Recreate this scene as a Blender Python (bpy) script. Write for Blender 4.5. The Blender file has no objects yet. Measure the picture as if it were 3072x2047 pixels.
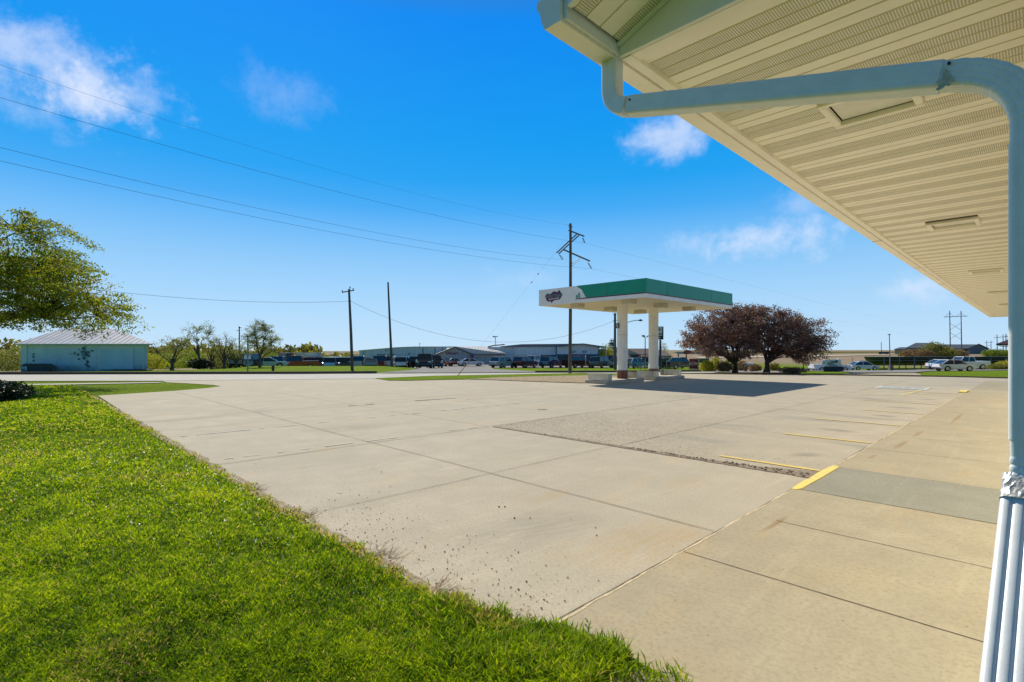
import bpy, bmesh, math, random
import numpy as np
from mathutils import Vector, Matrix
R = math.radians
rng = np.random.default_rng(7); random.seed(7)
scene = bpy.context.scene
COL = scene.collection

# ------------------------------------------------------------------ camera
FPX, CX, HY, EYE = 1540.0, 1536.0, 1050.0, 1.6
TH = R(45.8)
FW = Vector((-math.sin(TH), math.cos(TH), 0)); RT = Vector((math.cos(TH), math.sin(TH), 0))
cam = bpy.data.cameras.new('camera'); camo = bpy.data.objects.new('camera', cam); COL.objects.link(camo)
camo.location = (0, 0, EYE); camo.rotation_euler = (R(90), 0, TH)
cam.sensor_width = 36; cam.lens = 36 * FPX / 3072; cam.shift_y = 26.5 / 3072
cam.clip_start = 0.05; cam.clip_end = 9000
scene.camera = camo

# ------------------------------------------------------------------ sky, sun, exposure
SUN_EL = R(41.5)
SUN_DIR = Vector((-0.954 * math.cos(SUN_EL), 0.300 * math.cos(SUN_EL), math.sin(SUN_EL))).normalized()
world = bpy.data.worlds.new('World'); scene.world = world; world.use_nodes = True
nt = world.node_tree; nt.nodes.clear()
def N(t, kind, **kw):
    n = t.nodes.new(kind)
    for k, v in kw.items(): setattr(n, k, v)
    return n
def mth(t, op, a, b=None, c=None, clamp=False):
    n = t.nodes.new('ShaderNodeMath'); n.operation = op; n.use_clamp = clamp
    for i, x in enumerate((a, b, c)):
        if x is None: continue
        if isinstance(x, (int, float)): n.inputs[i].default_value = x
        else: t.links.new(x, n.inputs[i])
    return n.outputs[0]
def mixc(t, fac, a, b, blend='MIX'):
    n = t.nodes.new('ShaderNodeMix'); n.data_type = 'RGBA'; n.blend_type = blend
    for i, x in ((0, fac), (6, a), (7, b)):
        if isinstance(x, (int, float)): n.inputs[i].default_value = x
        elif isinstance(x, tuple): n.inputs[i].default_value = (*x[:3], 1)
        else: t.links.new(x, n.inputs[i])
    return n.outputs[2]
def ramp(t, fac, stops, interp='LINEAR'):
    n = t.nodes.new('ShaderNodeValToRGB'); cr = n.color_ramp; cr.interpolation = interp
    while len(cr.elements) < len(stops): cr.elements.new(0.5)
    for e, (p, c) in zip(cr.elements, stops):
        e.position = p; e.color = (*c, 1) if isinstance(c, tuple) else (c, c, c, 1)
    t.links.new(fac, n.inputs[0]); return n.outputs[0]
sky = N(nt, 'ShaderNodeTexSky', sky_type='NISHITA', sun_disc=False)
sky.sun_elevation = SUN_EL; sky.sun_rotation = math.atan2(SUN_DIR.x, SUN_DIR.y)
sky.altitude = 300; sky.air_density = 1.0; sky.dust_density = 0.6; sky.ozone_density = 2.5
tc = N(nt, 'ShaderNodeTexCoord'); gen = tc.outputs['Generated']
sep = N(nt, 'ShaderNodeSeparateXYZ'); nt.links.new(gen, sep.inputs[0])
tint = ramp(nt, sep.outputs[2], [(0.0, (0.5, 0.62, 0.78)), (0.25, (0.6, 0.75, 0.95)), (0.55, (0.25, 0.62, 1.15)), (1.0, (0.6, 0.8, 1.1))])
skyc = mixc(nt, 1.0, sky.outputs[0], tint, 'MULTIPLY')
SK = 9.2 / 10                                # deep blue in view, pale at the horizon; unseen zenith greyed to tune the fill
def sk(*c): return tuple(x * SK for x in c)
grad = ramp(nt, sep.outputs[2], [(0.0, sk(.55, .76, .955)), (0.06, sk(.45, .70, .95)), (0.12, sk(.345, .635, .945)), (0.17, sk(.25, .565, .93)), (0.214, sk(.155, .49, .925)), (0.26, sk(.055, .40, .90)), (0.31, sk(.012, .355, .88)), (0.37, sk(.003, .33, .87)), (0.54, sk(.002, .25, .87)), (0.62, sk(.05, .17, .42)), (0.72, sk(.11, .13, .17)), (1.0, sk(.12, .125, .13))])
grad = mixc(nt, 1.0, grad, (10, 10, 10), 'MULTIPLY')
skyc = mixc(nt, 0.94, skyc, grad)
# the half of the sky away from the sun, behind the photographer, is darkened to cut its fill
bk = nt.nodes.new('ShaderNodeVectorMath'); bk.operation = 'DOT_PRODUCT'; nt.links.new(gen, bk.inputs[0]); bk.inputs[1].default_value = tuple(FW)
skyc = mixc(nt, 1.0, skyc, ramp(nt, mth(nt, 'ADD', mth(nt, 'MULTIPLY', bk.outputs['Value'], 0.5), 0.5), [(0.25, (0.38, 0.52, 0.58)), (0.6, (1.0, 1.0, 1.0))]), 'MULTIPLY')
def vdot(vec, c):
    n = nt.nodes.new('ShaderNodeVectorMath'); n.operation = 'DOT_PRODUCT'
    nt.links.new(vec, n.inputs[0]); n.inputs[1].default_value = tuple(c); return n.outputs['Value']
nz = N(nt, 'ShaderNodeTexNoise'); nz.inputs['Scale'].default_value = 9; nz.inputs['Detail'].default_value = 10; nz.inputs['Roughness'].default_value = 0.62; nz.inputs['Distortion'].default_value = 0.35
nt.links.new(gen, nz.inputs['Vector'])
nz2 = N(nt, 'ShaderNodeTexNoise'); nz2.inputs['Scale'].default_value = 30; nz2.inputs['Detail'].default_value = 9; nz2.inputs['Roughness'].default_value = 0.65
nt.links.new(gen, nz2.inputs['Vector'])
cloud_mask = None
for (px, py, rx, ry, dens) in [(110, 175, 230, 125, 0.55), (270, 275, 240, 120, 0.85), (400, 290, 150, 90, 0.5), (60, 330, 160, 90, 0.3), (850, 285, 130, 80, 0.17), (2025, 400, 120, 75, 0.6),
                               (2270, 715, 180, 70, 0.7), (2080, 730, 120, 50, 0.38), (2390, 610, 90, 45, 0.3), (2755, 860, 110, 55, 0.5), (1600, 840, 130, 40, 0.15)]:
    d = (FW * FPX + RT * (px - CX) + Vector((0, 0, HY - py))); ln = d.length; d.normalize()
    e1 = d.cross(Vector((0, 0, 1))).normalized(); e2 = e1.cross(d)
    a = mth(nt, 'DIVIDE', mth(nt, 'SUBTRACT', vdot(gen, e1), 0.0), rx / ln)
    b = mth(nt, 'DIVIDE', vdot(gen, e2), ry / ln)
    front = mth(nt, 'GREATER_THAN', vdot(gen, d), 0.0)
    r = mth(nt, 'SQRT', mth(nt, 'ADD', mth(nt, 'MULTIPLY', a, a), mth(nt, 'MULTIPLY', b, b)))
    r = mth(nt, 'ADD', r, mth(nt, 'MULTIPLY', mth(nt, 'SUBTRACT', nz.outputs[0], 0.5), 2.7))
    r = mth(nt, 'ADD', r, mth(nt, 'MULTIPLY', mth(nt, 'SUBTRACT', nz2.outputs[0], 0.5), 1.7))
    mr = N(nt, 'ShaderNodeMapRange', interpolation_type='SMOOTHSTEP'); nt.links.new(r, mr.inputs[0])
    mr.inputs[1].default_value = 1.2; mr.inputs[2].default_value = -0.25; mr.inputs[3].default_value = 0; mr.inputs[4].default_value = dens
    m = mth(nt, 'MULTIPLY', mr.outputs[0], front)
    cloud_mask = m if cloud_mask is None else mth(nt, 'MAXIMUM', cloud_mask, m)
skyc = mixc(nt, cloud_mask, skyc, (7.4, 7.9, 9.2))
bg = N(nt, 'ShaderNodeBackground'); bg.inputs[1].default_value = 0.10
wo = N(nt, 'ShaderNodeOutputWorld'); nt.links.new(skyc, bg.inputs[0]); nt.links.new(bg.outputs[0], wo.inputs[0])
sun = bpy.data.lights.new('sun', 'SUN'); sun.energy = 4.5; sun.angle = R(0.53); sun.color = (1.0, 0.93, 0.79)
suno = bpy.data.objects.new('sun', sun); COL.objects.link(suno); suno.location = (0, 0, 60)
suno.rotation_euler = SUN_DIR.to_track_quat('Z', 'Y').to_euler()
scene.view_settings.view_transform = 'Standard'; scene.view_settings.look = 'None'
scene.view_settings.exposure = 0.17; scene.view_settings.gamma = 1.0

# ------------------------------------------------------------------ terrain heights and pixel helpers
_VK = np.array([0, 34, 50, 58, 72, 82, 97, 120, 170, 300, 4500.])
_RK = np.array([-1.2, -.95, -.62, -.50, -.25, -.14, .2, .31, .45, .6, .75, 1.2])
_ZT = np.array([
 [0, 0, -.5, -1.0, -1.8, -2.2, -2.6, -3.2, -4.5, -8, -9],
 [0, 0, -.5, -1.0, -1.8, -2.2, -2.6, -3.2, -4.5, -8, -9],
 [0, 0, -.35, -.8, -1.6, -1.9, -2.3, -3.0, -4.5, -8, -9],
 [0, 0, -.12, -.2, -1.25, -1.4, -1.5, -2.2, -4.0, -8, -9],
 [0, 0, -.12, -.19, -1.2, -1.35, -1.4, -1.4, -3.0, -7, -9],
 [0, 0, -.42, -.65, -1.03, -1.3, -1.38, -1.4, -2.0, -4, -6],
 [0, 0, -.43, -.66, -1.04, -1.32, -1.4, -1.4, -1.4, -1.4, -1.4],
 [0, 0, -.45, -.70, -1.15, -1.45, -1.7, -1.6, -.4, .1, .1],
 [0, 0, -.50, -.78, -1.30, -1.65, -2.1, -1.9, -.3, .1, .1],
 [0, 0, -.55, -.85, -1.38, -1.72, -2.2, -1.9, -.3, .2, .2],
 [0, 0, -.55, -.85, -1.40, -1.75, -2.2, -1.8, .0, .3, .2],
 [0, 0, -.55, -.85, -1.40, -1.75, -2.2, -1.8, .0, .3, .2]])
def TZ(u, v):
    u = np.asarray(u, float); v = np.asarray(v, float)
    r = np.clip(u / np.maximum(v, 20), -1.2, 1.2)
    zs = np.stack([np.interp(v, _VK, row) for row in _ZT])
    i = np.clip(np.searchsorted(_RK, r) - 1, 0, len(_RK) - 2)
    t = (r - _RK[i]) / (_RK[i + 1] - _RK[i])
    ix = np.indices(i.shape) if i.ndim else None
    if i.ndim == 0: return float(zs[i] * (1 - t) + zs[i + 1] * t)
    z0 = np.take_along_axis(zs, i[None], 0)[0]; z1 = np.take_along_axis(zs, (i + 1)[None], 0)[0]
    return z0 * (1 - t) + z1 * t
def W(u, v, z=0.0): 
    p = RT * u + FW * v; return Vector((p.x, p.y, z))
def UV(x, y): return (x * RT.x + y * RT.y, x * FW.x + y * FW.y)
def PG(px, py, z=0.0):                       # point of the level ground seen at a pixel
    v = FPX * (EYE - z) / (py - HY); return W((px - CX) / FPX * v, v, z)
def PY(px, py, v): return W((px - CX) / FPX * v, v, EYE - (py - HY) * v / FPX)
def PT(px, v, dz=0.0):                       # point of the terrain at a bearing and distance
    u = (px - CX) / FPX * v; return W(u, v, TZ(u, v) + dz)
def inv(px, py):                             # first terrain point seen at a pixel, as (u, v)
    k = (px - CX) / FPX; lo = 3.0
    vs = np.concatenate([np.arange(3, 140, .05)]); us = vs * k
    f = (EYE - TZ(us, vs)) / vs * FPX - (py - HY)
    j = np.argmax(f <= 0)
    return us[j], vs[j]

# ------------------------------------------------------------------ materials
def mat(name, color, rough=0.7, metal=0.0, var=0.0, vscale=4.0, bump=0.0, bscale=40.0, spec=0.5, coat=0.0, color2=None, emis=None):
    m = bpy.data.materials.new(name); m.use_nodes = True; t = m.node_tree; b = t.nodes['Principled BSDF']
    b.inputs['Roughness'].default_value = rough; b.inputs['Metallic'].default_value = metal
    b.inputs['Specular IOR Level'].default_value = spec; b.inputs['Coat Weight'].default_value = coat
    b.inputs['Base Color'].default_value = (*color, 1)
    if var > 0 or color2:
        tcn = N(t, 'ShaderNodeTexCoord'); n = N(t, 'ShaderNodeTexNoise'); n.inputs['Scale'].default_value = vscale; n.inputs['Detail'].default_value = 6
        t.links.new(tcn.outputs['Object'], n.inputs['Vector'])
        c2 = color2 or tuple(min(1, c * (1 + var)) for c in color); c1 = color if color2 else tuple(c * (1 - var) for c in color)
        t.links.new(ramp(t, n.outputs[0], [(0.3, c1), (0.7, c2)]), b.inputs['Base Color'])
    if bump > 0:
        tcn = N(t, 'ShaderNodeTexCoord'); n = N(t, 'ShaderNodeTexNoise'); n.inputs['Scale'].default_value = bscale; n.inputs['Detail'].default_value = 4
        t.links.new(tcn.outputs['Object'], n.inputs['Vector'])
        bp = N(t, 'ShaderNodeBump'); bp.inputs['Strength'].default_value = bump; bp.inputs['Distance'].default_value = 0.02
        t.links.new(n.outputs[0], bp.inputs['Height']); t.links.new(bp.outputs[0], b.inputs['Normal'])
    return m
def noise(t, vec, scale, detail=5, rough=0.55, dist=0.0):
    n = N(t, 'ShaderNodeTexNoise'); n.inputs['Scale'].default_value = scale; n.inputs['Detail'].default_value = detail
    n.inputs['Roughness'].default_value = rough; n.inputs['Distortion'].default_value = dist
    t.links.new(vec, n.inputs['Vector']); return n.outputs[0]
def mapping(t, vec, scale=(1, 1, 1), rot=(0, 0, 0)):
    n = N(t, 'ShaderNodeMapping'); n.inputs['Scale'].default_value = scale; n.inputs['Rotation'].default_value = rot
    t.links.new(vec, n.inputs['Vector']); return n.outputs[0]
def bumpn(t, h, strength, dist):
    bp = N(t, 'ShaderNodeBump'); bp.inputs['Strength'].default_value = strength; bp.inputs['Distance'].default_value = dist
    t.links.new(h, bp.inputs['Height']); return bp.outputs[0]

def concrete_mat(name, base, dark, warm, worn=0.0, rust=0.25, slab=(1.78, 2.65), stains=()):
    m = bpy.data.materials.new(name); m.use_nodes = True; t = m.node_tree; b = t.nodes['Principled BSDF']
    g = N(t, 'ShaderNodeNewGeometry').outputs['Position']
    big = noise(t, g, 0.35, 6, 0.62, 0.4); mid = noise(t, g, 1.7, 6, 0.6); fine = noise(t, g, 38, 6, 0.7); grit = noise(t, g, 160, 3, 0.7)
    c = ramp(t, big, [(0.32, dark), (0.62, base)])
    c = mixc(t, ramp(t, mid, [(0.38, 0.0), (0.64, 0.8)]), c, tuple(x * 0.77 for x in base))
    cs = N(t, 'ShaderNodeSeparateXYZ'); t.links.new(g, cs.inputs[0]); cb = N(t, 'ShaderNodeCombineXYZ')
    t.links.new(mth(t, 'FLOOR', mth(t, 'DIVIDE', mth(t, 'ADD', cs.outputs[0], 1.95), 3.01)), cb.inputs[0]); t.links.new(mth(t, 'FLOOR', mth(t, 'DIVIDE', mth(t, 'SUBTRACT', cs.outputs[1], slab[0]), slab[1])), cb.inputs[1])
    wn = N(t, 'ShaderNodeTexWhiteNoise'); t.links.new(cb.outputs[0], wn.inputs['Vector'])
    c = mixc(t, mth(t, 'MULTIPLY', wn.outputs['Value'], 0.5), c, tuple(x * y for x, y in zip(base, (0.84, 0.85, 0.86))))
    # drifting rusty/sandy stains pulled out along the slabs
    st = noise(t, mapping(t, g, (0.9, 0.32, 1)), 1.4, 6, 0.62, 0.6)
    c = mixc(t, mth(t, 'MULTIPLY', ramp(t, st, [(0.56, 0.0), (0.74, 1.0)]), rust), c, warm)
    stk = noise(t, mapping(t, g, (6.5, 0.5, 1), (0, 0, R(-22))), 1.2, 5, 0.6)
    c = mixc(t, mth(t, 'MULTIPLY', ramp(t, stk, [(0.55, 0.0), (0.75, 1.0)]), 0.30), c, tuple(x * 1.22 for x in base))
    for (p, q, wd, strength, col) in stains:  # tyre-scrubbed and rusty marks at their own places on the slabs
        mx_, my_ = (p[0] + q[0]) / 2, (p[1] + q[1]) / 2; L_ = math.hypot(q[0] - p[0], q[1] - p[1]) / 2; an = math.atan2(q[1] - p[1], q[0] - p[0])
        ca, sa = math.cos(an), math.sin(an); X_, Y_ = mth(t, 'SUBTRACT', cs.outputs[0], mx_), mth(t, 'SUBTRACT', cs.outputs[1], my_)
        al = mth(t, 'ADD', mth(t, 'MULTIPLY', X_, ca), mth(t, 'MULTIPLY', Y_, sa)); ac = mth(t, 'SUBTRACT', mth(t, 'MULTIPLY', Y_, ca), mth(t, 'MULTIPLY', X_, sa))
        e = mth(t, 'ADD', mth(t, 'POWER', mth(t, 'ABSOLUTE', mth(t, 'DIVIDE', al, L_)), 2.0), mth(t, 'POWER', mth(t, 'ABSOLUTE', mth(t, 'DIVIDE', ac, wd)), 2.0))
        cv = N(t, 'ShaderNodeCombineXYZ'); t.links.new(mth(t, 'MULTIPLY', al, 2.0), cv.inputs[0]); t.links.new(mth(t, 'MULTIPLY', ac, 16.0 if wd > .1 else 30.0), cv.inputs[1])
        k = mth(t, 'MULTIPLY', ramp(t, e, [(0.0, 1.0), (1.0, 0.0)]), ramp(t, noise(t, cv.outputs[0], 1.0, 6, 0.7), [(0.36, 0.0), (0.54, 1.0)]))
        c = mixc(t, mth(t, 'MULTIPLY', k, strength), c, col)
    c = mixc(t, ramp(t, fine, [(0.30, 0.75), (0.54, 0.0)]), c, tuple(x * 0.62 for x in base))
    c = mixc(t, ramp(t, grit, [(0.56, 0.0), (0.74, 0.5)]), c, tuple(min(1, x * 1.35) for x in base))
    vo = N(t, 'ShaderNodeTexVoronoi'); vo.inputs['Scale'].default_value = 9.0; t.links.new(g, vo.inputs['Vector'])
    sp = mth(t, 'MULTIPLY', mth(t, 'LESS_THAN', vo.outputs['Distance'], 0.065), mth(t, 'GREATER_THAN', mid, 0.47))
    c = mixc(t, mth(t, 'MULTIPLY', sp, 0.7), c, tuple(x * 0.3 for x in base))
    h = mth(t, 'ADD', mth(t, 'MULTIPLY', fine, 0.5), grit)
    if worn > 0:
        v2 = N(t, 'ShaderNodeTexVoronoi'); v2.inputs['Scale'].default_value = 22; t.links.new(g, v2.inputs['Vector'])
        s = N(t, 'ShaderNodeSeparateXYZ'); t.links.new(g, s.inputs[0])
        fade = N(t, 'ShaderNodeMapRange'); t.links.new(mth(t, 'ADD', s.outputs[1], mth(t, 'MULTIPLY', mid, 3.4)), fade.inputs[0])
        fade.inputs[1].default_value = 14.5; fade.inputs[2].default_value = 8.6; fade.inputs[3].default_value = 0; fade.inputs[4].default_value = worn
        xl = N(t, 'ShaderNodeMapRange'); t.links.new(s.outputs[0], xl.inputs[0]); xl.inputs[1].default_value = -3.2; xl.inputs[2].default_value = -5.4; xl.inputs[3].default_value = 0.3; xl.inputs[4].default_value = 1.5
        patch = mth(t, 'MULTIPLY', mth(t, 'MULTIPLY', fade.outputs[0], xl.outputs[0]), ramp(t, noise(t, g, 1.1, 7, 0.7), [(0.36, 0.25), (0.55, 1.0)]), None, True)
        c = mixc(t, mth(t, 'MULTIPLY', patch, ramp(t, v2.outputs['Distance'], [(0.15, 0.0), (0.5, 1.0)])), c, tuple(x * 0.42 for x in base))
        c = mixc(t, mth(t, 'MULTIPLY', patch, ramp(t, noise(t, g, 55, 4, 0.7), [(0.46, 0.0), (0.60, 0.9)])), c, (0.66, 0.56, 0.41))
        # grey tyre and oil patches pulled out across the parking bays
        oil = noise(t, mapping(t, g, (0.55, 1.5, 1)), 0.62, 4, 0.5)
        nr = N(t, 'ShaderNodeMapRange'); t.links.new(s.outputs[0], nr.inputs[0]); nr.inputs[1].default_value = -7.2; nr.inputs[2].default_value = -3.6
        c = mixc(t, mth(t, 'MULTIPLY', nr.outputs[0], ramp(t, oil, [(0.56, 0.0), (0.74, 0.6)])), c, (0.20, 0.20, 0.19))
        h = mth(t, 'ADD', h, mth(t, 'MULTIPLY', mth(t, 'MULTIPLY', patch, v2.outputs['Distance']), 5.0))
    t.links.new(c, b.inputs['Base Color']); b.inputs['Roughness'].default_value = 0.9; b.inputs['Specular IOR Level'].default_value = 0.25
    t.links.new(bumpn(t, h, 0.35, 0.006), b.inputs['Normal'])
    return m
M = {}
def _pg(x, y): p = PG(x, y); return (p.x, p.y)
SANDY = (0.47, 0.33, 0.165); RUSTY = (0.30, 0.165, 0.06); TYRE = (0.15, 0.145, 0.13)
LOTST = [(_pg(1740, 1720), _pg(2060, 1550), .38, .6, SANDY), (_pg(1980, 1640), _pg(2120, 1575), .16, .55, SANDY), (_pg(1590, 1510), _pg(1720, 1465), .14, .5, SANDY), (_pg(2000, 1470), _pg(2120, 1430), .22, .35, SANDY), (_pg(1300, 1640), _pg(1800, 1540), .5, .28, TYRE), (_pg(880, 1300), _pg(1200, 1270), .5, .35, TYRE), (_pg(620, 1245), _pg(900, 1222), .6, .3, TYRE), (_pg(1180, 1190), _pg(1500, 1182), .5, .4, SANDY)]
BAYST = [(_pg(2230, 1395), _pg(2470, 1425), .12, .3, SANDY), (_pg(2360, 1370), _pg(2470, 1362), .18, .7, TYRE), (_pg(2440, 1285), _pg(2590, 1300), .22, .75, TYRE), (_pg(2600, 1245), _pg(2700, 1252), .20, .9, TYRE), (_pg(2640, 1222), _pg(2760, 1226), .25, .7, TYRE), (_pg(2740, 1198), _pg(2830, 1201), .2, .8, TYRE), (_pg(2780, 1155), _pg(2920, 1158), .3, .5, TYRE), (_pg(2090, 1180), _pg(2300, 1195), .5, .25, TYRE)]
WALKST = [(_pg(2280, 1606), _pg(2368, 1550), .035, 1.0, RUSTY), (_pg(2255, 1640), _pg(2300, 1590), .05, .5, SANDY), (_pg(2680, 1352), _pg(2725, 1323), .05, .9, RUSTY), (_pg(2738, 1314), _pg(2768, 1296), .05, .8, RUSTY), (_pg(2850, 1276), _pg(2892, 1240), .05, .8, RUSTY), (_pg(2600, 1382), _pg(2632, 1366), .04, .7, RUSTY), (_pg(2430, 1420), _pg(2560, 1350), .35, .35, SANDY), (_pg(2600, 1500), _pg(2900, 1560), .4, .25, SANDY), (_pg(2300, 1780), _pg(2700, 1700), .35, .25, SANDY)]
M['lot'] = concrete_mat('lot_concrete', (0.545, 0.475, 0.355), (0.44, 0.39, 0.30), (0.56, 0.41, 0.22), rust=0.42, stains=LOTST)
M['worn'] = concrete_mat('worn_concrete', (0.55, 0.475, 0.35), (0.46, 0.405, 0.305), (0.56, 0.44, 0.26), worn=1.0, rust=0.22, stains=BAYST)
M['walk'] = concrete_mat('walk_concrete', (0.47, 0.40, 0.27), (0.40, 0.345, 0.235), (0.56, 0.38, 0.18), rust=0.5, slab=(1.17, 1.31), stains=WALKST)
M['newwalk'] = concrete_mat('grey_slab', (0.345, 0.325, 0.25), (0.30, 0.285, 0.22), (0.42, 0.36, 0.25), rust=0.08)
M['road'] = concrete_mat('road_concrete', (0.55, 0.52, 0.46), (0.50, 0.47, 0.42), (0.52, 0.46, 0.36), rust=0.1)
M['asphalt'] = mat('asphalt_old', (0.26, 0.25, 0.235), 0.95, var=0.14, vscale=0.7, spec=0.1)
M['joint'] = mat('joint_dirt', (0.16, 0.135, 0.10), 1.0, var=0.35, vscale=9, spec=0.1)
M['caulk'] = mat('joint_caulk', (0.60, 0.48, 0.30), 0.85, var=0.25, vscale=18, bump=0.5, bscale=60)
M['fadewhite'] = mat('faded_white', (0.60, 0.55, 0.455), 0.9, var=0.12, vscale=25)
M['gravel'] = mat('gravel_bed', (0.17, 0.13, 0.08), 1.0, vscale=11, color2=(0.52, 0.42, 0.28), bump=1.0, bscale=30, spec=0.15)
def yellow(name, c, cover):
    m = mat(name, c, 0.8); t = m.node_tree; b = t.nodes['Principled BSDF']; g = N(t, 'ShaderNodeNewGeometry').outputs['Position']
    f = ramp(t, noise(t, g, 14, 7, 0.7), [(cover - 0.06, 0.0), (cover + 0.05, 1.0)])
    t.links.new(mixc(t, f, (0.52, 0.455, 0.34), mixc(t, noise(t, g, 5), c, tuple(x * 0.82 for x in c))), b.inputs['Base Color'])
    return m
M['yel'] = yellow('kerb_yellow', (0.90, 0.70, 0.17), 0.42)
M['yel2'] = yellow('stall_yellow', (0.86, 0.62, 0.14), 0.40)
M['yel3'] = yellow('stall_yellow_faint', (0.84, 0.66, 0.22), 0.47)
M['bluepaint'] = yellow('bay_blue', (0.36, 0.43, 0.42), 0.46)
M['whitepaint'] = yellow('bay_white', (0.74, 0.74, 0.68), 0.46)

def ground_mat():
    m = bpy.data.materials.new('turf'); m.use_nodes = True; t = m.node_tree; b = t.nodes['Principled BSDF']
    g = N(t, 'ShaderNodeNewGeometry').outputs['Position']
    a = noise(t, g, 0.35, 5); f = noise(t, g, 11, 8, 0.75); ff = noise(t, g, 60, 4, 0.7)
    c = ramp(t, f, [(0.28, (0.05, 0.09, 0.006)), (0.48, (0.15, 0.23, 0.008)), (0.70, (0.28, 0.35, 0.014))])
    c = mixc(t, ramp(t, a, [(0.35, 0.0), (0.7, 0.5)]), c, (0.23, 0.34, 0.012))
    c = mixc(t, ramp(t, ff, [(0.35, 0.55), (0.5, 0.0)]), c, (0.06, 0.10, 0.008))
    # far country: fields in patches of tan, olive and green
    d = N(t, 'ShaderNodeVectorMath', operation='LENGTH'); t.links.new(g, d.inputs[0])
    far = N(t, 'ShaderNodeMapRange'); t.links.new(d.outputs['Value'], far.inputs[0]); far.inputs[1].default_value = 128; far.inputs[2].default_value = 150
    fld = N(t, 'ShaderNodeTexVoronoi'); fld.inputs['Scale'].default_value = 0.006; t.links.new(g, fld.inputs['Vector'])
    fs = N(t, 'ShaderNodeSeparateColor'); t.links.new(fld.outputs['Color'], fs.inputs[0])
    fc = ramp(t, fs.outputs[0], [(0.0, (0.29, 0.22, 0.15)), (0.4, (0.33, 0.25, 0.17)), (0.55, (0.15, 0.17, 0.06)), (0.8, (0.20, 0.19, 0.09))], 'CONSTANT')
    fc = mixc(t, ramp(t, noise(t, g, 0.25, 6, 0.7), [(0.35, 0.0), (0.7, 0.5)]), fc, (0.40, 0.31, 0.22))
    c = mixc(t, far.outputs[0], c, fc)
    t.links.new(c, b.inputs['Base Color']); b.inputs['Roughness'].default_value = 1.0; b.inputs['Specular IOR Level'].default_value = 0.05
    t.links.new(bumpn(t, mth(t, 'ADD', f, ff), 0.9, 0.05), b.inputs['Normal'])
    return m
M['turf'] = ground_mat()
def leafmat(name, stops, rough=0.55, transl=0.35, spec=0.3):
    m = bpy.data.materials.new(name); m.use_nodes = True; t = m.node_tree; t.nodes.clear()
    a = N(t, 'ShaderNodeAttribute', attribute_name='tone'); c = ramp(t, a.outputs['Fac'], stops)
    p = N(t, 'ShaderNodeBsdfPrincipled'); p.inputs['Roughness'].default_value = rough; p.inputs['Specular IOR Level'].default_value = spec
    t.links.new(c, p.inputs['Base Color'])
    tr = N(t, 'ShaderNodeBsdfTranslucent'); t.links.new(mixc(t, 1.0, c, (1.25, 1.2, 0.7), 'MULTIPLY'), tr.inputs['Color'])
    mx = N(t, 'ShaderNodeMixShader'); mx.inputs[0].default_value = transl
    t.links.new(p.outputs[0], mx.inputs[1]); t.links.new(tr.outputs[0], mx.inputs[2])
    o = N(t, 'ShaderNodeOutputMaterial'); t.links.new(mx.outputs[0], o.inputs[0]); return m
M['grass'] = leafmat('grass_blades', [(0.0, (0.045, 0.10, 0.004)), (0.22, (0.12, 0.22, 0.005)), (0.5, (0.29, 0.42, 0.008)), (0.75, (0.46, 0.56, 0.014)), (0.9, (0.60, 0.62, 0.05)), (1.0, (0.5, 0.36, 0.18))], 0.4, 0.5, 0.5)
M['maple'] = leafmat('maple_leaf', [(0.0, (0.07, 0.11, 0.008)), (0.4, (0.20, 0.27, 0.018)), (0.75, (0.34, 0.36, 0.03)), (1.0, (0.34, 0.21, 0.03))], transl=0.5)
M['plum'] = leafmat('plum_leaf', [(0.0, (0.09, 0.05, 0.055)), (0.5, (0.24, 0.13, 0.125)), (0.85, (0.40, 0.25, 0.21)), (1.0, (0.28, 0.27, 0.17))], transl=0.3)
M['spring'] = leafmat('spring_leaf', [(0.0, (0.13, 0.15, 0.04)), (0.5, (0.25, 0.27, 0.07)), (1.0, (0.42, 0.44, 0.14))], transl=0.4)
M['ylw_bush'] = leafmat('yellow_bush_leaf', [(0.0, (0.2, 0.2, 0.02)), (0.5, (0.40, 0.40, 0.04)), (1.0, (0.6, 0.5, 0.04))], transl=0.4)
M['dark_bush'] = leafmat('dark_bush_leaf', [(0.0, (0.014, 0.026, 0.012)), (0.6, (0.032, 0.055, 0.022)), (1.0, (0.07, 0.10, 0.035))], transl=0.15)
M['brown_bush'] = leafmat('brown_bush_leaf', [(0.0, (0.14, 0.09, 0.05)), (0.5, (0.26, 0.17, 0.09)), (1.0, (0.38, 0.27, 0.12))], transl=0.25)
M['olive_bush'] = leafmat('olive_bush_leaf', [(0.0, (0.13, 0.13, 0.03)), (0.5, (0.26, 0.25, 0.05)), (1.0, (0.40, 0.37, 0.07))], transl=0.3)
M['green_bush'] = leafmat('green_bush_leaf', [(0.0, (0.09, 0.14, 0.02)), (0.5, (0.20, 0.28, 0.03)), (1.0, (0.36, 0.43, 0.05))], transl=0.4)
M['bark'] = mat('bark', (0.055, 0.042, 0.032), 0.95, var=0.35, vscale=8, bump=0.6, bscale=25)
M['bark_grey'] = mat('bark_grey', (0.11, 0.09, 0.07), 0.95, var=0.3, vscale=8)
M['polewood'] = mat('pole_wood', (0.115, 0.095, 0.08), 0.9, var=0.25, vscale=5, bump=0.4, bscale=20)
M['wire'] = mat('wire', (0.05, 0.05, 0.055), 0.6)
M['insul'] = mat('insulator', (0.07, 0.045, 0.03), 0.7, spec=0.2)
M['steel'] = mat('galvanised', (0.42, 0.43, 0.44), 0.4, 0.8, var=0.1)
M['darksteel'] = mat('dark_steel', (0.06, 0.065, 0.075), 0.5, 0.4)
M['cream'] = mat('cream_paint', (0.86, 0.79, 0.60), 0.55, var=0.03, vscale=3)
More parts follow.
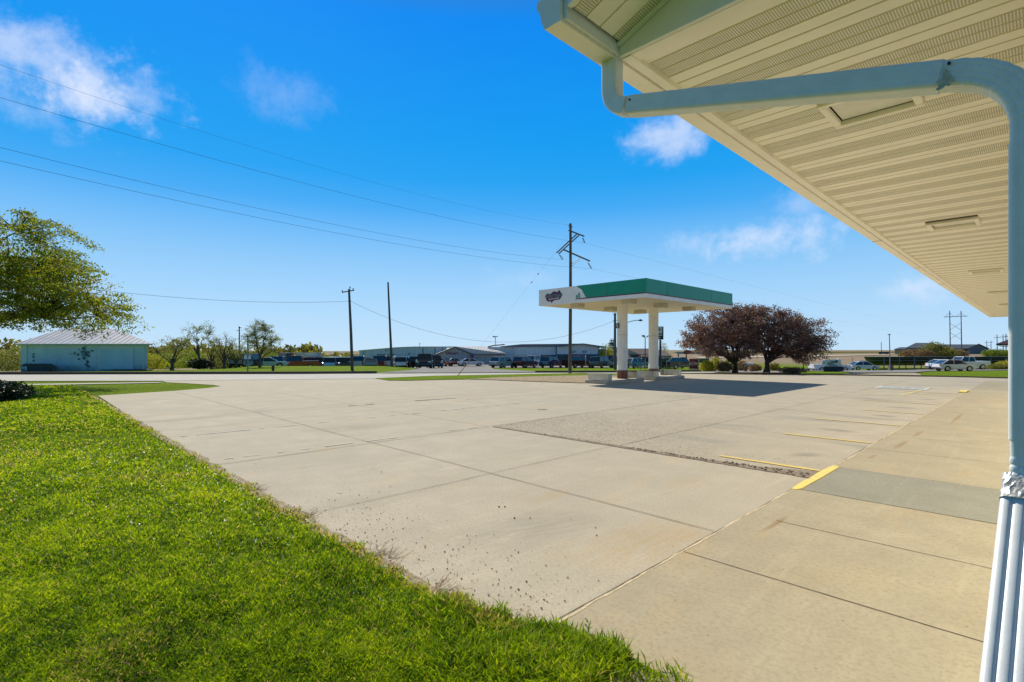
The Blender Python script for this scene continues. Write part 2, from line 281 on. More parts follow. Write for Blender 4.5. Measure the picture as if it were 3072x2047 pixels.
M['creamtrim'] = mat('cream_trim', (0.95, 0.88, 0.75), 0.45, var=0.04, vscale=6)
M['whitepipe'] = mat('white_pipe', (0.72, 0.75, 0.755), 0.38, var=0.05, vscale=20, bump=0.05, bscale=200)
M['whitegut'] = mat('gutter_white', (0.80, 0.79, 0.74), 0.4, var=0.03, vscale=8)
M['tape'] = mat('foil_tape', (0.60, 0.61, 0.62), 0.42, 0.55, var=0.2, vscale=25, bump=0.4, bscale=35)
M['green'] = mat('canopy_green', (0.008, 0.30, 0.185), 0.42, var=0.08, vscale=1.5, spec=0.5)
M['canwhite'] = mat('canopy_white', (0.92, 0.88, 0.82), 0.5, var=0.05, vscale=2)
M['purple'] = mat('purple_stripe', (0.11, 0.03, 0.08), 0.5)
M['logogrey'] = mat('logo_grey', (0.22, 0.27, 0.27), 0.5)
M['colpaint'] = mat('column_paint', (0.93, 0.87, 0.74), 0.6, var=0.06, vscale=2.5)
M['rustband'] = mat('rusted_band', (0.17, 0.06, 0.03), 0.9, vscale=5, color2=(0.30, 0.13, 0.08), bump=0.4)
M['guard'] = mat('guard_steel', (0.50, 0.48, 0.43), 0.28, 0.85, var=0.18, vscale=2.5)
M['islandc'] = mat('island_concrete', (0.50, 0.44, 0.34), 0.9, var=0.18, vscale=3, bump=0.4, bscale=30)
M['black'] = mat('black_paint', (0.012, 0.012, 0.013), 0.45)
M['rubber'] = mat('rubber', (0.02, 0.02, 0.021), 0.8)
M['glass'] = mat('dark_glass', (0.025, 0.045, 0.055), 0.06, spec=0.8)
M['shopglass'] = mat('shop_glass', (0.03, 0.10, 0.12), 0.08, spec=0.8)
M['rim'] = mat('alloy', (0.5, 0.5, 0.52), 0.3, 0.8)
M['lampred'] = mat('lens_red', (0.45, 0.02, 0.02), 0.2)
M['lampclear'] = mat('lens_clear', (0.75, 0.77, 0.78), 0.12, 0.2)
M['white'] = mat('white_paint', (0.8, 0.8, 0.78), 0.5)
M['blue_sign'] = mat('blue_trim', (0.04, 0.15, 0.24), 0.5)
M['redtxt'] = mat('red_letter', (0.35, 0.05, 0.07), 0.5)
M['maroon'] = mat('maroon_panel', (0.13, 0.03, 0.055), 0.6, var=0.1)
M['greenpanel'] = mat('green_panel', (0.03, 0.17, 0.10), 0.6)
M['roofgrey'] = mat('shingle_blue', (0.055, 0.075, 0.10), 0.9, var=0.15, vscale=2)
M['roofbrown'] = mat('shingle_brown', (0.13, 0.095, 0.085), 0.9, var=0.15, vscale=2)
M['beige'] = mat('beige_wall', (0.50, 0.45, 0.37), 0.8, var=0.06)
M['hydrant'] = mat('hydrant_brown', (0.14, 0.05, 0.03), 0.7)
M['mulch'] = mat('mulch_rock', (0.16, 0.12, 0.10), 1.0, vscale=14, color2=(0.40, 0.34, 0.29), bump=1.0, bscale=20)
M['dirt'] = mat('dirt', (0.22, 0.165, 0.115), 1.0, vscale=18, color2=(0.34, 0.27, 0.20), bump=0.8, bscale=30)
M['pebble'] = mat('pebble', (0.05, 0.045, 0.04), 0.9, vscale=50, color2=(0.14, 0.12, 0.10))
M['twig'] = mat('dead_twig', (0.30, 0.21, 0.12), 0.9, var=0.3, vscale=20)
M['dandelion'] = mat('dandelion', (0.75, 0.52, 0.01), 0.8)

def ribwall(name, color, pitch, depth=0.35, rough=0.55, metal=0.0, axis=0, var=0.06, dark=0.12):
    """ribbed sheet metal; ribs repeat along the local axis"""
    m = bpy.data.materials.new(name); m.use_nodes = True; t = m.node_tree; b = t.nodes['Principled BSDF']
    o = N(t, 'ShaderNodeTexCoord').outputs['Object']; s = N(t, 'ShaderNodeSeparateXYZ'); 
    if axis == 3:                            # along the camera-right bearing, for far walls drawn square-on
        n = N(t, 'ShaderNodeVectorMath', operation='DOT_PRODUCT'); t.links.new(o, n.inputs[0]); n.inputs[1].default_value = tuple(RT); x = n.outputs['Value']
    else:
        t.links.new(o, s.inputs[0]); x = s.outputs[axis]
    f = mth(t, 'ABSOLUTE', mth(t, 'SUBTRACT', mth(t, 'FRACT', mth(t, 'DIVIDE', x, pitch)), 0.5))
    ridge = ramp(t, f, [(0.30, 1.0), (0.42, 0.0)])
    nn = noise(t, o, 1.3, 6, 0.6)
    c = mixc(t, ramp(t, nn, [(0.35, 0.0), (0.7, 1.0)]), tuple(k * (1 - var) for k in color), tuple(min(1, k * (1 + var)) for k in color))
    c = mixc(t, mth(t, 'MULTIPLY', ridge, dark), c, tuple(k * 0.4 for k in color))
    t.links.new(c, b.inputs['Base Color']); b.inputs['Roughness'].default_value = rough; b.inputs['Metallic'].default_value = metal
    t.links.new(bumpn(t, ridge, depth, 0.05), b.inputs['Normal']); return m
M['ribwhite'] = ribwall('ribbed_white', (0.78, 0.84, 0.85), 0.9, axis=3)
M['ribgrey'] = ribwall('ribbed_grey', (0.46, 0.50, 0.51), 0.9, axis=3)
M['ribblue'] = ribwall('ribbed_pale_blue', (0.60, 0.70, 0.73), 0.9, axis=3)
M['tinroof'] = ribwall('tin_roof', (0.88, 0.86, 0.90), 0.55, depth=0.6, rough=0.5, metal=0.0, axis=3, var=0.2, dark=0.8)
M['metalroof'] = ribwall('pale_metal_roof', (0.62, 0.60, 0.55), 0.6, rough=0.5, axis=3)
def shedwall():
    m = mat('shed_block', (0.6, 0.8, 0.8), 0.85); t = m.node_tree; b = t.nodes['Principled BSDF']
    o = N(t, 'ShaderNodeNewGeometry').outputs['Position']
    c = mixc(t, ramp(t, noise(t, o, 1.4, 6, 0.65), [(0.35, 0.0), (0.7, 1.0)]), (0.50, 0.72, 0.74), (0.66, 0.84, 0.82))
    c = mixc(t, ramp(t, noise(t, o, 14, 5, 0.7), [(0.5, 0.0), (0.75, 0.45)]), c, (0.80, 0.86, 0.80))
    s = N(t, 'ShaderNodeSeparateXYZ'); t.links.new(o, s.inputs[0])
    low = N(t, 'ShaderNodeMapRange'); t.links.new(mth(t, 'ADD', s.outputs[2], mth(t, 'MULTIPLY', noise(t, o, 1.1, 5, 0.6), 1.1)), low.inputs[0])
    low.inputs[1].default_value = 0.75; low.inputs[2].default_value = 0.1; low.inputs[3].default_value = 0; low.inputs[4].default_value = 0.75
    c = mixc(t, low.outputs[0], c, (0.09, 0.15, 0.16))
    c = mixc(t, ramp(t, noise(t, o, 0.55, 7, 0.7, 0.5), [(0.60, 0.0), (0.70, 0.7)]), c, (0.13, 0.15, 0.14))
    t.links.new(c, b.inputs['Base Color']); t.links.new(bumpn(t, noise(t, o, 20, 4), 0.5, 0.03), b.inputs['Normal']); return m
M['shed'] = shedwall()
def soffitmat():
    m = mat('soffit_perforated', (0.78, 0.70, 0.50), 0.55); t = m.node_tree; b = t.nodes['Principled BSDF']
    o = N(t, 'ShaderNodeNewGeometry').outputs['Position']; s = N(t, 'ShaderNodeSeparateXYZ'); t.links.new(o, s.inputs[0])
    k = 2 * math.pi / 0.0125
    a = mth(t, 'SINE', mth(t, 'MULTIPLY', mth(t, 'ADD', s.outputs[0], s.outputs[1]), k * 0.62)); bb = mth(t, 'SINE', mth(t, 'MULTIPLY', mth(t, 'SUBTRACT', s.outputs[0], s.outputs[1]), k * 0.62))
    hole = ramp(t, mth(t, 'MULTIPLY', a, bb), [(0.02, 0.0), (0.25, 1.0)])
    c = mixc(t, ramp(t, noise(t, o, 2.0, 5), [(0.3, 0.0), (0.7, 1.0)]), (0.86, 0.80, 0.65), (0.92, 0.86, 0.71))
    c = mixc(t, ramp(t, noise(t, o, 7, 6, 0.7), [(0.5, 0.0), (0.8, 0.35)]), c, (0.55, 0.48, 0.33))
    c = mixc(t, mth(t, 'MULTIPLY', hole, 0.72), c, (0.12, 0.09, 0.05))
    t.links.new(c, b.inputs['Base Color']); return m
M['perf'] = soffitmat()
M['carcol'] = {}
def carpaint(name, c, metal=0.25):
    if name not in M['carcol']: M['carcol'][name] = mat('paint_' + name, c, 0.18, metal, coat=1.0)
    return M['carcol'][name]
PAINT = dict(white=(0.78, 0.79, 0.80), silver=(0.42, 0.46, 0.47), black=(0.015, 0.017, 0.02), darkgreen=(0.03, 0.06, 0.065), maroon=(0.12, 0.018, 0.02), red=(0.28, 0.025, 0.025),
             orange=(0.40, 0.08, 0.03), blue=(0.03, 0.09, 0.17), paleblue=(0.30, 0.50, 0.60), brightblue=(0.08, 0.35, 0.70), grey=(0.13, 0.15, 0.16), tealgrey=(0.16, 0.24, 0.25), gold=(0.45, 0.40, 0.30))

# ------------------------------------------------------------------ object helpers
def tag(o, label=None, cat=None, group=None, kind=None, category=None):
    cat = cat or category
    if label: o['label'] = label
    if cat: o['category'] = cat
    if group: o['group'] = group
    if kind: o['kind'] = kind
    return o
def thing(name, loc, label, cat, group=None, rz=0.0):
    o = bpy.data.objects.new(name, None); COL.objects.link(o); o.location = loc; o.rotation_euler = (0, 0, rz)
    o.empty_display_size = 0.3
    return tag(o, label, cat, group)
def rootloc(p):
    while p.parent: p = p.parent
    return Vector(p.location)
class MB:
    def __init__(s): s.v = []; s.f = []
    def add(s, vs, fs):
        n = len(s.v); s.v += [Vector(x) for x in vs]; s.f += [tuple(i + n for i in f) for f in fs]; return s
    def box(s, c, d, rz=0.0, mat3=None):
        m = mat3 or Matrix.Rotation(rz, 3, 'Z'); c = Vector(c); hx, hy, hz = d[0] / 2, d[1] / 2, d[2] / 2
        vs = [c + m @ Vector((x, y, z)) for z in (-hz, hz) for y in (-hy, hy) for x in (-hx, hx)]
        return s.add(vs, [(0, 2, 3, 1), (4, 5, 7, 6), (0, 1, 5, 4), (2, 6, 7, 3), (0, 4, 6, 2), (1, 3, 7, 5)])
    def tube(s, pts, rad, n=8, cap=True):
        pts = [Vector(p) for p in pts]; 
        if isinstance(rad, (int, float)): rad = [rad] * len(pts)
        rings = []; up = None
        for i, p in enumerate(pts):
            t = (pts[min(i + 1, len(pts) - 1)] - pts[max(i - 1, 0)]); 
            if t.length < 1e-9: t = Vector((0, 0, 1))
            t.normalize()
            if up is None: up = t.orthogonal().normalized()
            a = (up - t * up.dot(t)); a = a.normalized() if a.length > 1e-6 else t.orthogonal().normalized(); b = t.cross(a); up = a
            rings.append([p + (a * math.cos(2 * math.pi * k / n) + b * math.sin(2 * math.pi * k / n)) * rad[i] for k in range(n)])
        vs = [q for r in rings for q in r]; fs = []
        for i in range(len(pts) - 1):
            for k in range(n): fs.append((i * n + k, i * n + (k + 1) % n, (i + 1) * n + (k + 1) % n, (i + 1) * n + k))
        if cap: fs += [tuple(reversed(range(n))), tuple(range((len(pts) - 1) * n, len(pts) * n))]
        return s.add(vs, fs)
    def extrude(s, poly, vec):              # closed prism of a planar polygon
        n = len(poly); poly = [Vector(p) for p in poly]; vec = Vector(vec)
        vs = poly + [p + vec for p in poly]
        return s.add(vs, [tuple(range(n)), tuple(reversed(range(n, 2 * n)))] + [(i, i + n, (i + 1) % n + n, (i + 1) % n) for i in range(n)])
    def build(s, name, m, parent=None, smooth=False, local=False, bevel=0.0, **tg):
        me = bpy.data.meshes.new(name); off = Vector((0, 0, 0))
        if parent is not None and not local: off = rootloc(parent)
        me.from_pydata([tuple(v - off) for v in s.v], [], s.f); me.materials.append(m)
        bm = bmesh.new(); bm.from_mesh(me)
        if bevel > 0:
            es = [e for e in bm.edges if len(e.link_faces) == 2 and e.calc_face_angle(0) > 0.5]
            bmesh.ops.bevel(bm, geom=es, offset=bevel, segments=2, affect='EDGES', clamp_overlap=True)
        bmesh.ops.recalc_face_normals(bm, faces=bm.faces); bm.to_mesh(me); bm.free()
        if smooth:
            for p in me.polygons: p.use_smooth = True
            try: me.set_sharp_from_angle(angle=R(40))
            except Exception: pass
        o = bpy.data.objects.new(name, me); COL.objects.link(o)
        if parent is not None: o.parent = parent
        return tag(o, **tg)
def npmesh(name, verts, faces, m, parent=None, tone=None, smooth=False, **tg):
    """verts (n,3), faces (k,3|4) numpy"""
    off = np.array(rootloc(parent)) if parent is not None else np.zeros(3)
    me = bpy.data.meshes.new(name); verts = np.asarray(verts, np.float32) - off.astype(np.float32); k = faces.shape[1]
    me.vertices.add(len(verts)); me.vertices.foreach_set('co', verts.ravel())
    me.loops.add(faces.size); me.loops.foreach_set('vertex_index', faces.astype(np.int32).ravel())
    me.polygons.add(len(faces)); me.polygons.foreach_set('loop_start', np.arange(0, faces.size, k, dtype=np.int32))
    if tone is not None:
        a = me.attributes.new('tone', 'FLOAT', 'POINT'); a.data.foreach_set('value', np.asarray(tone, np.float32))
    me.update(calc_edges=True); me.validate(); me.materials.append(m)
    if smooth: me.polygons.foreach_set('use_smooth', np.ones(len(faces), bool))
    o = bpy.data.objects.new(name, me); COL.objects.link(o)
    if parent is not None: o.parent = parent
    return tag(o, **tg)
def sheet(name, uvpoly, off, m, step=2.0, thick=0.0, parent=None, flat=None, **tg):
    """a sheet that follows the terrain; polygon in metres right of / ahead of the camera"""
    bm = bmesh.new(); vs = [bm.verts.new((a, b, 0)) for a, b in uvpoly]; bm.faces.new(vs)
    us = [a for a, b in uvpoly]; vv = [b for a, b in uvpoly]
    for lo, hi, no in ((min(us), max(us), (1, 0, 0)), (min(vv), max(vv), (0, 1, 0))):
        k = math.ceil(lo / step) * step
        while k < hi:
            if k > lo + 1e-3: bmesh.ops.bisect_plane(bm, geom=bm.verts[:] + bm.edges[:] + bm.faces[:], plane_co=(no[0] * k, no[1] * k, 0), plane_no=no)
            k += step
    bmesh.ops.triangulate(bm, faces=bm.faces)
    for v in bm.verts:
        z = (TZ(v.co.x, v.co.y) if flat is None else flat) + off; v.co = W(v.co.x, v.co.y, z)
    if thick > 0:
        r = bmesh.ops.extrude_face_region(bm, geom=bm.faces[:]); 
        for g in r['geom']:
            if isinstance(g, bmesh.types.BMVert): g.co.z += thick
    bmesh.ops.recalc_face_normals(bm, faces=bm.faces)
    if sum(f.normal.z for f in bm.faces) < 0 and thick == 0: bmesh.ops.reverse_faces(bm, faces=bm.faces)
    me = bpy.data.meshes.new(name); bm.to_mesh(me); bm.free(); me.materials.append(m)
    o = bpy.data.objects.new(name, me); COL.objects.link(o)
    if parent is not None: o.parent = parent; o.matrix_parent_inverse = parent.matrix_world.inverted()
    return tag(o, **tg)
def pxpoly(pts): return [inv(*p) for p in pts]
def xypoly(pts): return [UV(*p) for p in pts]
def text_mesh(body, size, origin, xdir, zdir, m, name, parent, depth=0.01, align='CENTER', shear=0.0):
    c = bpy.data.curves.new('txt', 'FONT'); c.body = body; c.size = size; c.align_x = align; c.align_y = 'CENTER'; c.extrude = depth; c.shear = shear; c.offset = size * 0.012
    o = bpy.data.objects.new('txt', c); COL.objects.link(o)
    bpy.context.view_layer.update(); me = bpy.data.meshes.new_from_object(o.evaluated_get(bpy.context.evaluated_depsgraph_get()))
    COL.objects.unlink(o); bpy.data.objects.remove(o)
    x = Vector(xdir).normalized(); z = Vector(zdir).normalized(); y = x.cross(z)   # y faces the reader backwards
    off = rootloc(parent)
    for v in me.vertices: v.co = Vector(origin) + x * v.co.x + z * v.co.y - y * v.co.z * -1 - off
    me.materials.clear(); me.materials.append(m); me.name = name
    ob = bpy.data.objects.new(name, me); COL.objects.link(ob); ob.parent = parent; return ob

# ------------------------------------------------------------------ ground, lot, road
gu = np.concatenate([-np.geomspace(4500, 130, 16), np.arange(-126, 127, 1.5), np.geomspace(130, 4500, 16)])
gv = np.concatenate([[-400, -150, -60], np.arange(-30, 136, 1.5), np.geomspace(138, 4500, 34)])
GU, GV = np.meshgrid(gu, gv); GZ = TZ(GU.ravel(), GV.ravel()).reshape(GU.shape)
dist_u = np.abs(GU) > 200
GX = GU * RT.x + GV * FW.x; GYY = GU * RT.y + GV * FW.y
verts = np.stack([GX, GYY, GZ - 0.016], -1).reshape(-1, 3)
nu, nv = len(gu), len(gv); ii = (np.arange(nv - 1)[:, None] * nu + np.arange(nu - 1)[None]).ravel()
npmesh('ground', verts, np.stack([ii, ii + 1, ii + nu + 1, ii + nu], 1), M['turf'], smooth=True, kind='structure')

lot_px = [(294, 1187.5), (400, 1181), (520, 1173.5), (620, 1165), (663, 1159.5), (640, 1155.5), (560, 1150.5), (500, 1147.5), (480, 1141), (800, 1138), (1100, 1135.5), (1400, 1126), (1800, 1122.5)]
lot = [tuple(inv(*p)) for p in lot_px] + [tuple(inv(*p)) for p in [(2000, 1122), (2250, 1124.5), (2480, 1126), (2650, 1128.5), (2850, 1131.5), (3020, 1136)]] + xypoly([(3.0, 43.0), (9, 43), (9, 35.5), (-1.95, 35.5), (-1.95, 1.97), (-2.4, 1.97), (-12, 1.97)])
sheet('parking_lot', lot, 0.0, M['lot'], 4.0, flat=0.0, kind='structure')
sheet('worn_parking_bay', xypoly([(-7.95, 7.15), (-1.97, 7.15), (-1.97, 35.4), (-7.95, 35.4)]), 0.004, M['worn'], 4.0, flat=0.0, kind='structure')
# sidewalk along the shop
mb = MB()
def slab(x0, x1, y0, y1, z0, z1, mm=None): (mm or mb).box(((x0 + x1) / 2, (y0 + y1) / 2, (z0 + z1) / 2), (x1 - x0, y1 - y0, z1 - z0))
slab(-1.95, 0.11, 1.97, 6.40, -0.2, 0.018); slab(-1.95, 0.11, 8.00, 27.9, -0.2, 0.018); slab(-1.95, 6, 27.9, 35.4, -0.2, 0.018)
pav = mb.build('sidewalk', M['walk'], kind='structure')
mb = MB(); slab(-1.95, 0.11, 6.41, 7.99, -0.2, 0.019); mb.build('grey_sidewalk_slab', M['newwalk'], kind='structure')
# joints, caulk and cracks
def wobble(p0, p1, w, z, m_b, amp=0.004, step=0.25, wj=0.3, breaks=0.0):
    p0 = Vector(p0).to_3d(); p1 = Vector(p1).to_3d(); d = p1 - p0; n = max(2, int(d.length / step)); t = d.normalized(); s = Vector((-t.y, t.x, 0))
    L = []
    off = 0
    for i in range(n + 1):
        off = off * 0.8 + random.uniform(-amp, amp); hw = w / 2 * random.uniform(1 - wj, 1 + wj)
        c = p0 + d * i / n + s * off; L.append((c + s * hw, c - s * hw))
    for i in range(n):
        if random.random() < breaks: continue
        a, b = L[i]; c, e = L[i + 1]
        m_b.add([(a.x, a.y, z), (b.x, b.y, z), (e.x, e.y, z), (c.x, c.y, z)], [(0, 1, 2, 3)])
jm = MB()
for X, y0, y1, w in [(-4.95, 2.0, 7.1, .011), (-4.88, 7.2, 33, .014), (-7.97, 2.0, 7.1, .02), (-13.6, 2.0, 17, .016), (-16.6, 2.0, 19, .012), (-19.6, 2.0, 14, .012), (-10.95, 12, 30, .012), (-7.98, 7.15, 16, .03), (-7.98, 16, 34, .014)]:
    wobble((X, y0), (X, y1), w * .72, 0.009, jm, 0.006)
for Y, x0, x1, w in [(4.43, -2.0, -22.6, .013), (7.08, -7.95, -23, .011), (9.9, -7.95, -20, .008), (13.2, -7.95, -20, .008), (16.4, -7.9, -19, .008), (21.0, -7.9, -12, .01)]:
    wobble((x0, Y), (x1, Y), w * .72, 0.0095, jm, 0.006)
wobble((-1.98, 2.0), (-1.98, 6.4), .012, 0.010, jm); wobble((-1.97, 8.0), (-1.97, 35), .014, 0.010, jm)
jm.build('slab_joints', M['joint'], kind='structure')
jm = MB()
for Y, w in [(3.77, .010), (5.07, .007), (6.405, .018), (9.86, .008), (11.6, .007), (13.4, .010), (15.2, .006), (17.0, .009), (18.9, .006), (21, .008), (23, .006), (25.5, .008), (28, .008), (31, .008)]:
    wobble((-1.95 if w > .0075 else -1.7, Y), (0.11, Y), w, 0.0205, jm, 0.003, wj=0.35)
jm.build('sidewalk_joints', M['joint'], kind='structure')
cm = MB(); wobble((-1.955, 1.98), (-1.955, 6.38), .017, 0.0195, cm, 0.006, 0.07, 0.55); wobble((-1.955, 8.0), (-1.955, 35), .024, 0.0195, cm, 0.006, 0.12, 0.5)
cm.build('caulk_line', M['caulk'], kind='structure')
wm = MB(); wobble((-8.32, 2.1), (-8.1, 7.0), .035, 0.008, wm, 0.01, 0.12, 0.6, 0.3); wobble((-11.05, 2.1), (-10.9, 12), .05, 0.008, wm, 0.01, 0.12, 0.6, 0.35)
for k in range(7): wobble((-9.4 + .1 * k, 15.6 + .25 * k), (-7.7 + .1 * k, 15.6 + .3 * k), .035, 0.0085, wm, 0.01, 0.12, 0.6, 0.3)
wm.build('faded_white_lines', M['fadewhite'], kind='structure')
dk = MB()
for a, b_, w in [((1246, 1203.5), (1300, 1199.5), .16), ((1300, 1199.5), (1366, 1195.5), .08), ((1045, 1219), (1068, 1217), .08), ((1095, 1215), (1123, 1212.5), .07), ((1395, 1199), (1450, 1196), .04), ((1612, 1229), (1640, 1229.5), .09)]:
    wobble(PG(*a), PG(*b_), w, 0.0092, dk, 0.012, 0.1, 0.6)
dk.build('crack_patches', mat('crack_dark', (0.17, 0.145, 0.11), 1.0, vscale=12, color2=(0.33, 0.28, 0.21)), kind='structure')
dk = MB()
for k in range(60):                          # fine hairline cracks and chips
    x_, y_ = -2.3 - 9 * random.random() ** 1.3, 2.4 + 9 * random.random(); a_ = random.choice([0.0, math.pi / 2]) + random.gauss(0, .35); L_ = random.uniform(.02, .07)
    wobble((x_, y_), (x_ + math.cos(a_) * L_, y_ + math.sin(a_) * L_), random.uniform(.004, .009), 0.0091, dk, 0.003, 0.03, 0.6)
dk.build('chips', M['joint'], kind='structure')
# parking paint
ym = MB()
for Y, x0 in [(7.62, -3.35), (10.5, -3.38)]: wobble((x0, Y), (-2.02, Y), .085, 0.0125, ym, 0.003, 0.12, 0.1)
ym.build('yellow_bay_lines', M['yel2'], kind='structure')
ym = MB()
for Y, x0 in [(13.35, -3.6), (16.15, -3.3), (19.3, -3.9), (23.4, -3.3), (24.6, -3.6)]: wobble((x0, Y), (-2.02, Y), .10, 0.0125, ym, 0.003, 0.2, 0.1)
wobble(PG(2704, 1187), PG(2765, 1171.5), .11, 0.0125, ym, 0.003, 0.2, 0.1)
ym.build('faint_yellow_lines', M['yel3'], kind='structure')
ym = MB(); ym.extrude([(-1.975, 6.34, 0.0), (-1.93, 6.33, 0.0), (-1.885, 6.42, 0.0), (-1.875, 7.3, 0.0), (-1.88, 8.0, 0.0), (-1.975, 8.03, 0.0), (-1.995, 7.5, 0.0), (-1.98, 7.0, 0.0), (-1.99, 6.85, 0.0)], (0, 0, 0.026))
ym.build('painted_kerb', M['yel'], bevel=0.006, kind='structure')
ym = MB(); slab(-2.12, -1.9, 25.2, 26.3, 0, 0.05, ym); ym.build('far_painted_kerb', M['yel'], kind='structure')
# accessible bay mark: blue square, white border, wheelchair figure
bc = Vector((-4.0, 26.6, 0)); bm_ = MB(); bm_.box((bc.x, bc.y, 0.0135), (1.5, 1.5, 0.002)); bm_.build('blue_bay_square', M['bluepaint'], kind='structure')
wm = MB()
for dx, dy, a, b in [(0, .8, 1.75, .12), (0, -.8, 1.75, .12), (.8, 0, .12, 1.5), (-.8, 0, .12, 1.5)]: wm.box((bc.x + dx, bc.y + dy, 0.0165), (a, b, 0.002))
ring = [(bc.x + .34 * math.cos(a), bc.y - .12 + .34 * math.sin(a)) for a in np.linspace(R(110), R(400), 16)]
for a, b in zip(ring, ring[1:]): wobble(a, b, .07, 0.018, wm, 0, 1)
for a, b in [((0.0, .45), (0.0, -.05)), ((0, -.05), (.32, -.05)), ((.32, -.05), (.45, -.42)), ((0, .2), (.25, .2))]: wobble((bc.x + a[0], bc.y + a[1]), (bc.x + b[0], bc.y + b[1]), .08, 0.019, wm, 0, 1)
wm.build('accessible_bay_mark', M['whitepaint'], kind='structure')
# broken edge between the newer slab and the worn bay: rubble, dirt
dm = MB(); top = []; bot = []
for i in range(60):
    x = -7.9 + 5.9 * i / 59; t = i / 59; w = 0.03 + 0.10 * t ** 3 + 0.16 * t ** 12 + random.uniform(0, .035)
    top.append((x, 7.16 + w * (1.0 if t < .9 else 1.4))); bot.append((x, 7.13 - 0.05 * t * random.uniform(.2, 1)))
dm.add([(*p, 0.0075) for p in bot + top[::-1]], [(i, i + 1, 118 - i, 119 - i) for i in range(59)])
dm.build('dirt_edge', M['dirt'], kind='structure')
# road, kerbs, asphalt drives, verges
def strip(pts, w): return pts
sheet('road', [inv(-350, 1125.6), inv(900, 1123.2), inv(1130, 1121.6), inv(1606, 1119.2), inv(1850, 1118.4), inv(2150, 1115.5), inv(2150, 1121.5), inv(1800, 1124), inv(1400, 1128), inv(1100, 1137), inv(800, 1140), inv(500, 1143.5), inv(50, 1144), inv(-350, 1146)], 0.010, M['road'], 3.0, kind='structure')
sheet('footpath', [inv(40, 1157.5), inv(470, 1149.8), inv(497, 1147.2), inv(40, 1153.5)], 0.012, M['road'], 4.0, kind='structure')
sheet('dealership_drive', [inv(1130, 1121.3), inv(1215, 1114), inv(1262, 1108.5), inv(1240, 1106.2), (-14, 78), (-34, 82), (-45, 100), (-20, 104), (40, 104), (50, 86), inv(2069, 1101.5), inv(1880, 1103.8), inv(1480, 1104.5), inv(1480, 1109), inv(1590, 1115.5), inv(1620, 1119)], 0.05, M['asphalt'], 3.0, kind='structure')
sheet('bank_drive', [inv(2205, 1110), inv(2440, 1105.5), inv(2610, 1112.5), inv(2780, 1107.5), inv(2960, 1107.0), inv(3040, 1106), inv(3120, 1108), inv(2800, 1114.3), inv(2745, 1119.5), inv(2560, 1119.2), inv(2470, 1113.8), inv(2205, 1113)], 0.05, M['asphalt'], 3.0, kind='structure')
sheet('bank_footpath', [inv(2560, 1120.2), inv(2745, 1120.5), inv(2765, 1127.6), inv(2530, 1124.8)], 0.03, M['walk'], 3.0, kind='structure')
km = MB()
def kerb(pxs, h=0.13, w=0.18, dz=0.0):
    pts = [inv(*p) for p in pxs]
    for (a, b) in zip(pts, pts[1:]):
        n = max(1, int(math.hypot(b[0] - a[0], b[1] - a[1]) / 3))
        for i in range(n):
            p = [a[0] + (b[0] - a[0]) * k for k in (i / n, (i + 1) / n)]; q = [a[1] + (b[1] - a[1]) * k for k in (i / n, (i + 1) / n)]
            A = W(p[0], q[0], TZ(p[0], q[0]) + dz - .05); B = W(p[1], q[1], TZ(p[1], q[1]) + dz - .05); d = (B - A); s = Vector((-d.y, d.x, 0)).normalized() * w
            km.add([A, B, B + s, A + s, A + Vector((0, 0, h)), B + Vector((0, 0, h)), B + s + Vector((0, 0, h)), A + s + Vector((0, 0, h))], [(0, 1, 2, 3), (4, 7, 6, 5), (0, 4, 5, 1), (1, 5, 6, 2), (2, 6, 7, 3), (3, 7, 4, 0)])
kerb([(-350, 1125.2), (900, 1122.8), (1130, 1121.2)], 0.22); kerb([(1606, 1118.9), (1850, 1118.2), (2150, 1115.3)], 0.2)
km.build('road_kerb', mat('kerb_dark', (0.13, 0.11, 0.085), 0.95, var=0.2), kind='structure')
km = MB(); kerb([(2000, 1122), (2250, 1124.5), (2480, 1126), (2650, 1128.5), (2850, 1131.5), (3020, 1136), (3150, 1140)], 0.12, 0.12); km.build('lot_kerb', mat('kerb_brown', (0.16, 0.12, 0.06), 0.95, var=0.2), kind='structure')  # dark brown kerb along the far edge of the lot
island = pxpoly([(1125, 1136), (1165, 1142.3), (1220, 1143), (1300, 1141), (1390, 1139.5), (1500, 1133), (1700, 1128), (1870, 1125.5), (1920, 1122.5), (1740, 1121.5), (1500, 1125), (1300, 1128.5)])
sheet('grass_island', island, 0.02, M['turf'], 2.0, flat=0.0, kind='structure')
sheet('gravel_bed', pxpoly([(1395, 1140), (1470, 1141), (1580, 1145), (1740, 1150.5), (1800, 1149), (1930, 1134), (1870, 1126), (1700, 1128.5), (1500, 1133.5)]), 0.028, M['gravel'], 2.0, flat=0.0, kind='structure')
sheet('mulch_bed', pxpoly([(-200, 1192), (60, 1192), (105, 1186), (120, 1178), (70, 1168), (-200, 1166)]), 0.03, M['mulch'], 2.0, flat=-0.02, kind='structure')
sheet('overgrown_corner', xypoly([(-2.36, 1.9), (-2.36, 2.0), (-2.1, 2.10), (-1.95, 2.17), (-1.75, 2.24), (-1.5, 2.27), (-1.25, 2.27), (-1.0, 2.2), (-.85, 2.0), (-.85, 1.9)]), 0.021, M['turf'], 2.0, flat=0.0, kind='structure')
th_ = MB(); n_ = 160; a_ = []; b_ = []
for i in range(n_ + 1):
    x_ = -22.8 + 20.5 * i / n_; q_ = random.random(); a_.append((x_, 2.0 + .045 * q_ + .05 * max(0, math.sin(x_ * 5.3) * math.sin(x_ * 1.7)), .006)); b_.append((x_, 1.90, -.010))
th_.add(a_ + b_, [(i, i + 1, n_ + 2 + i, n_ + 1 + i) for i in range(n_)])
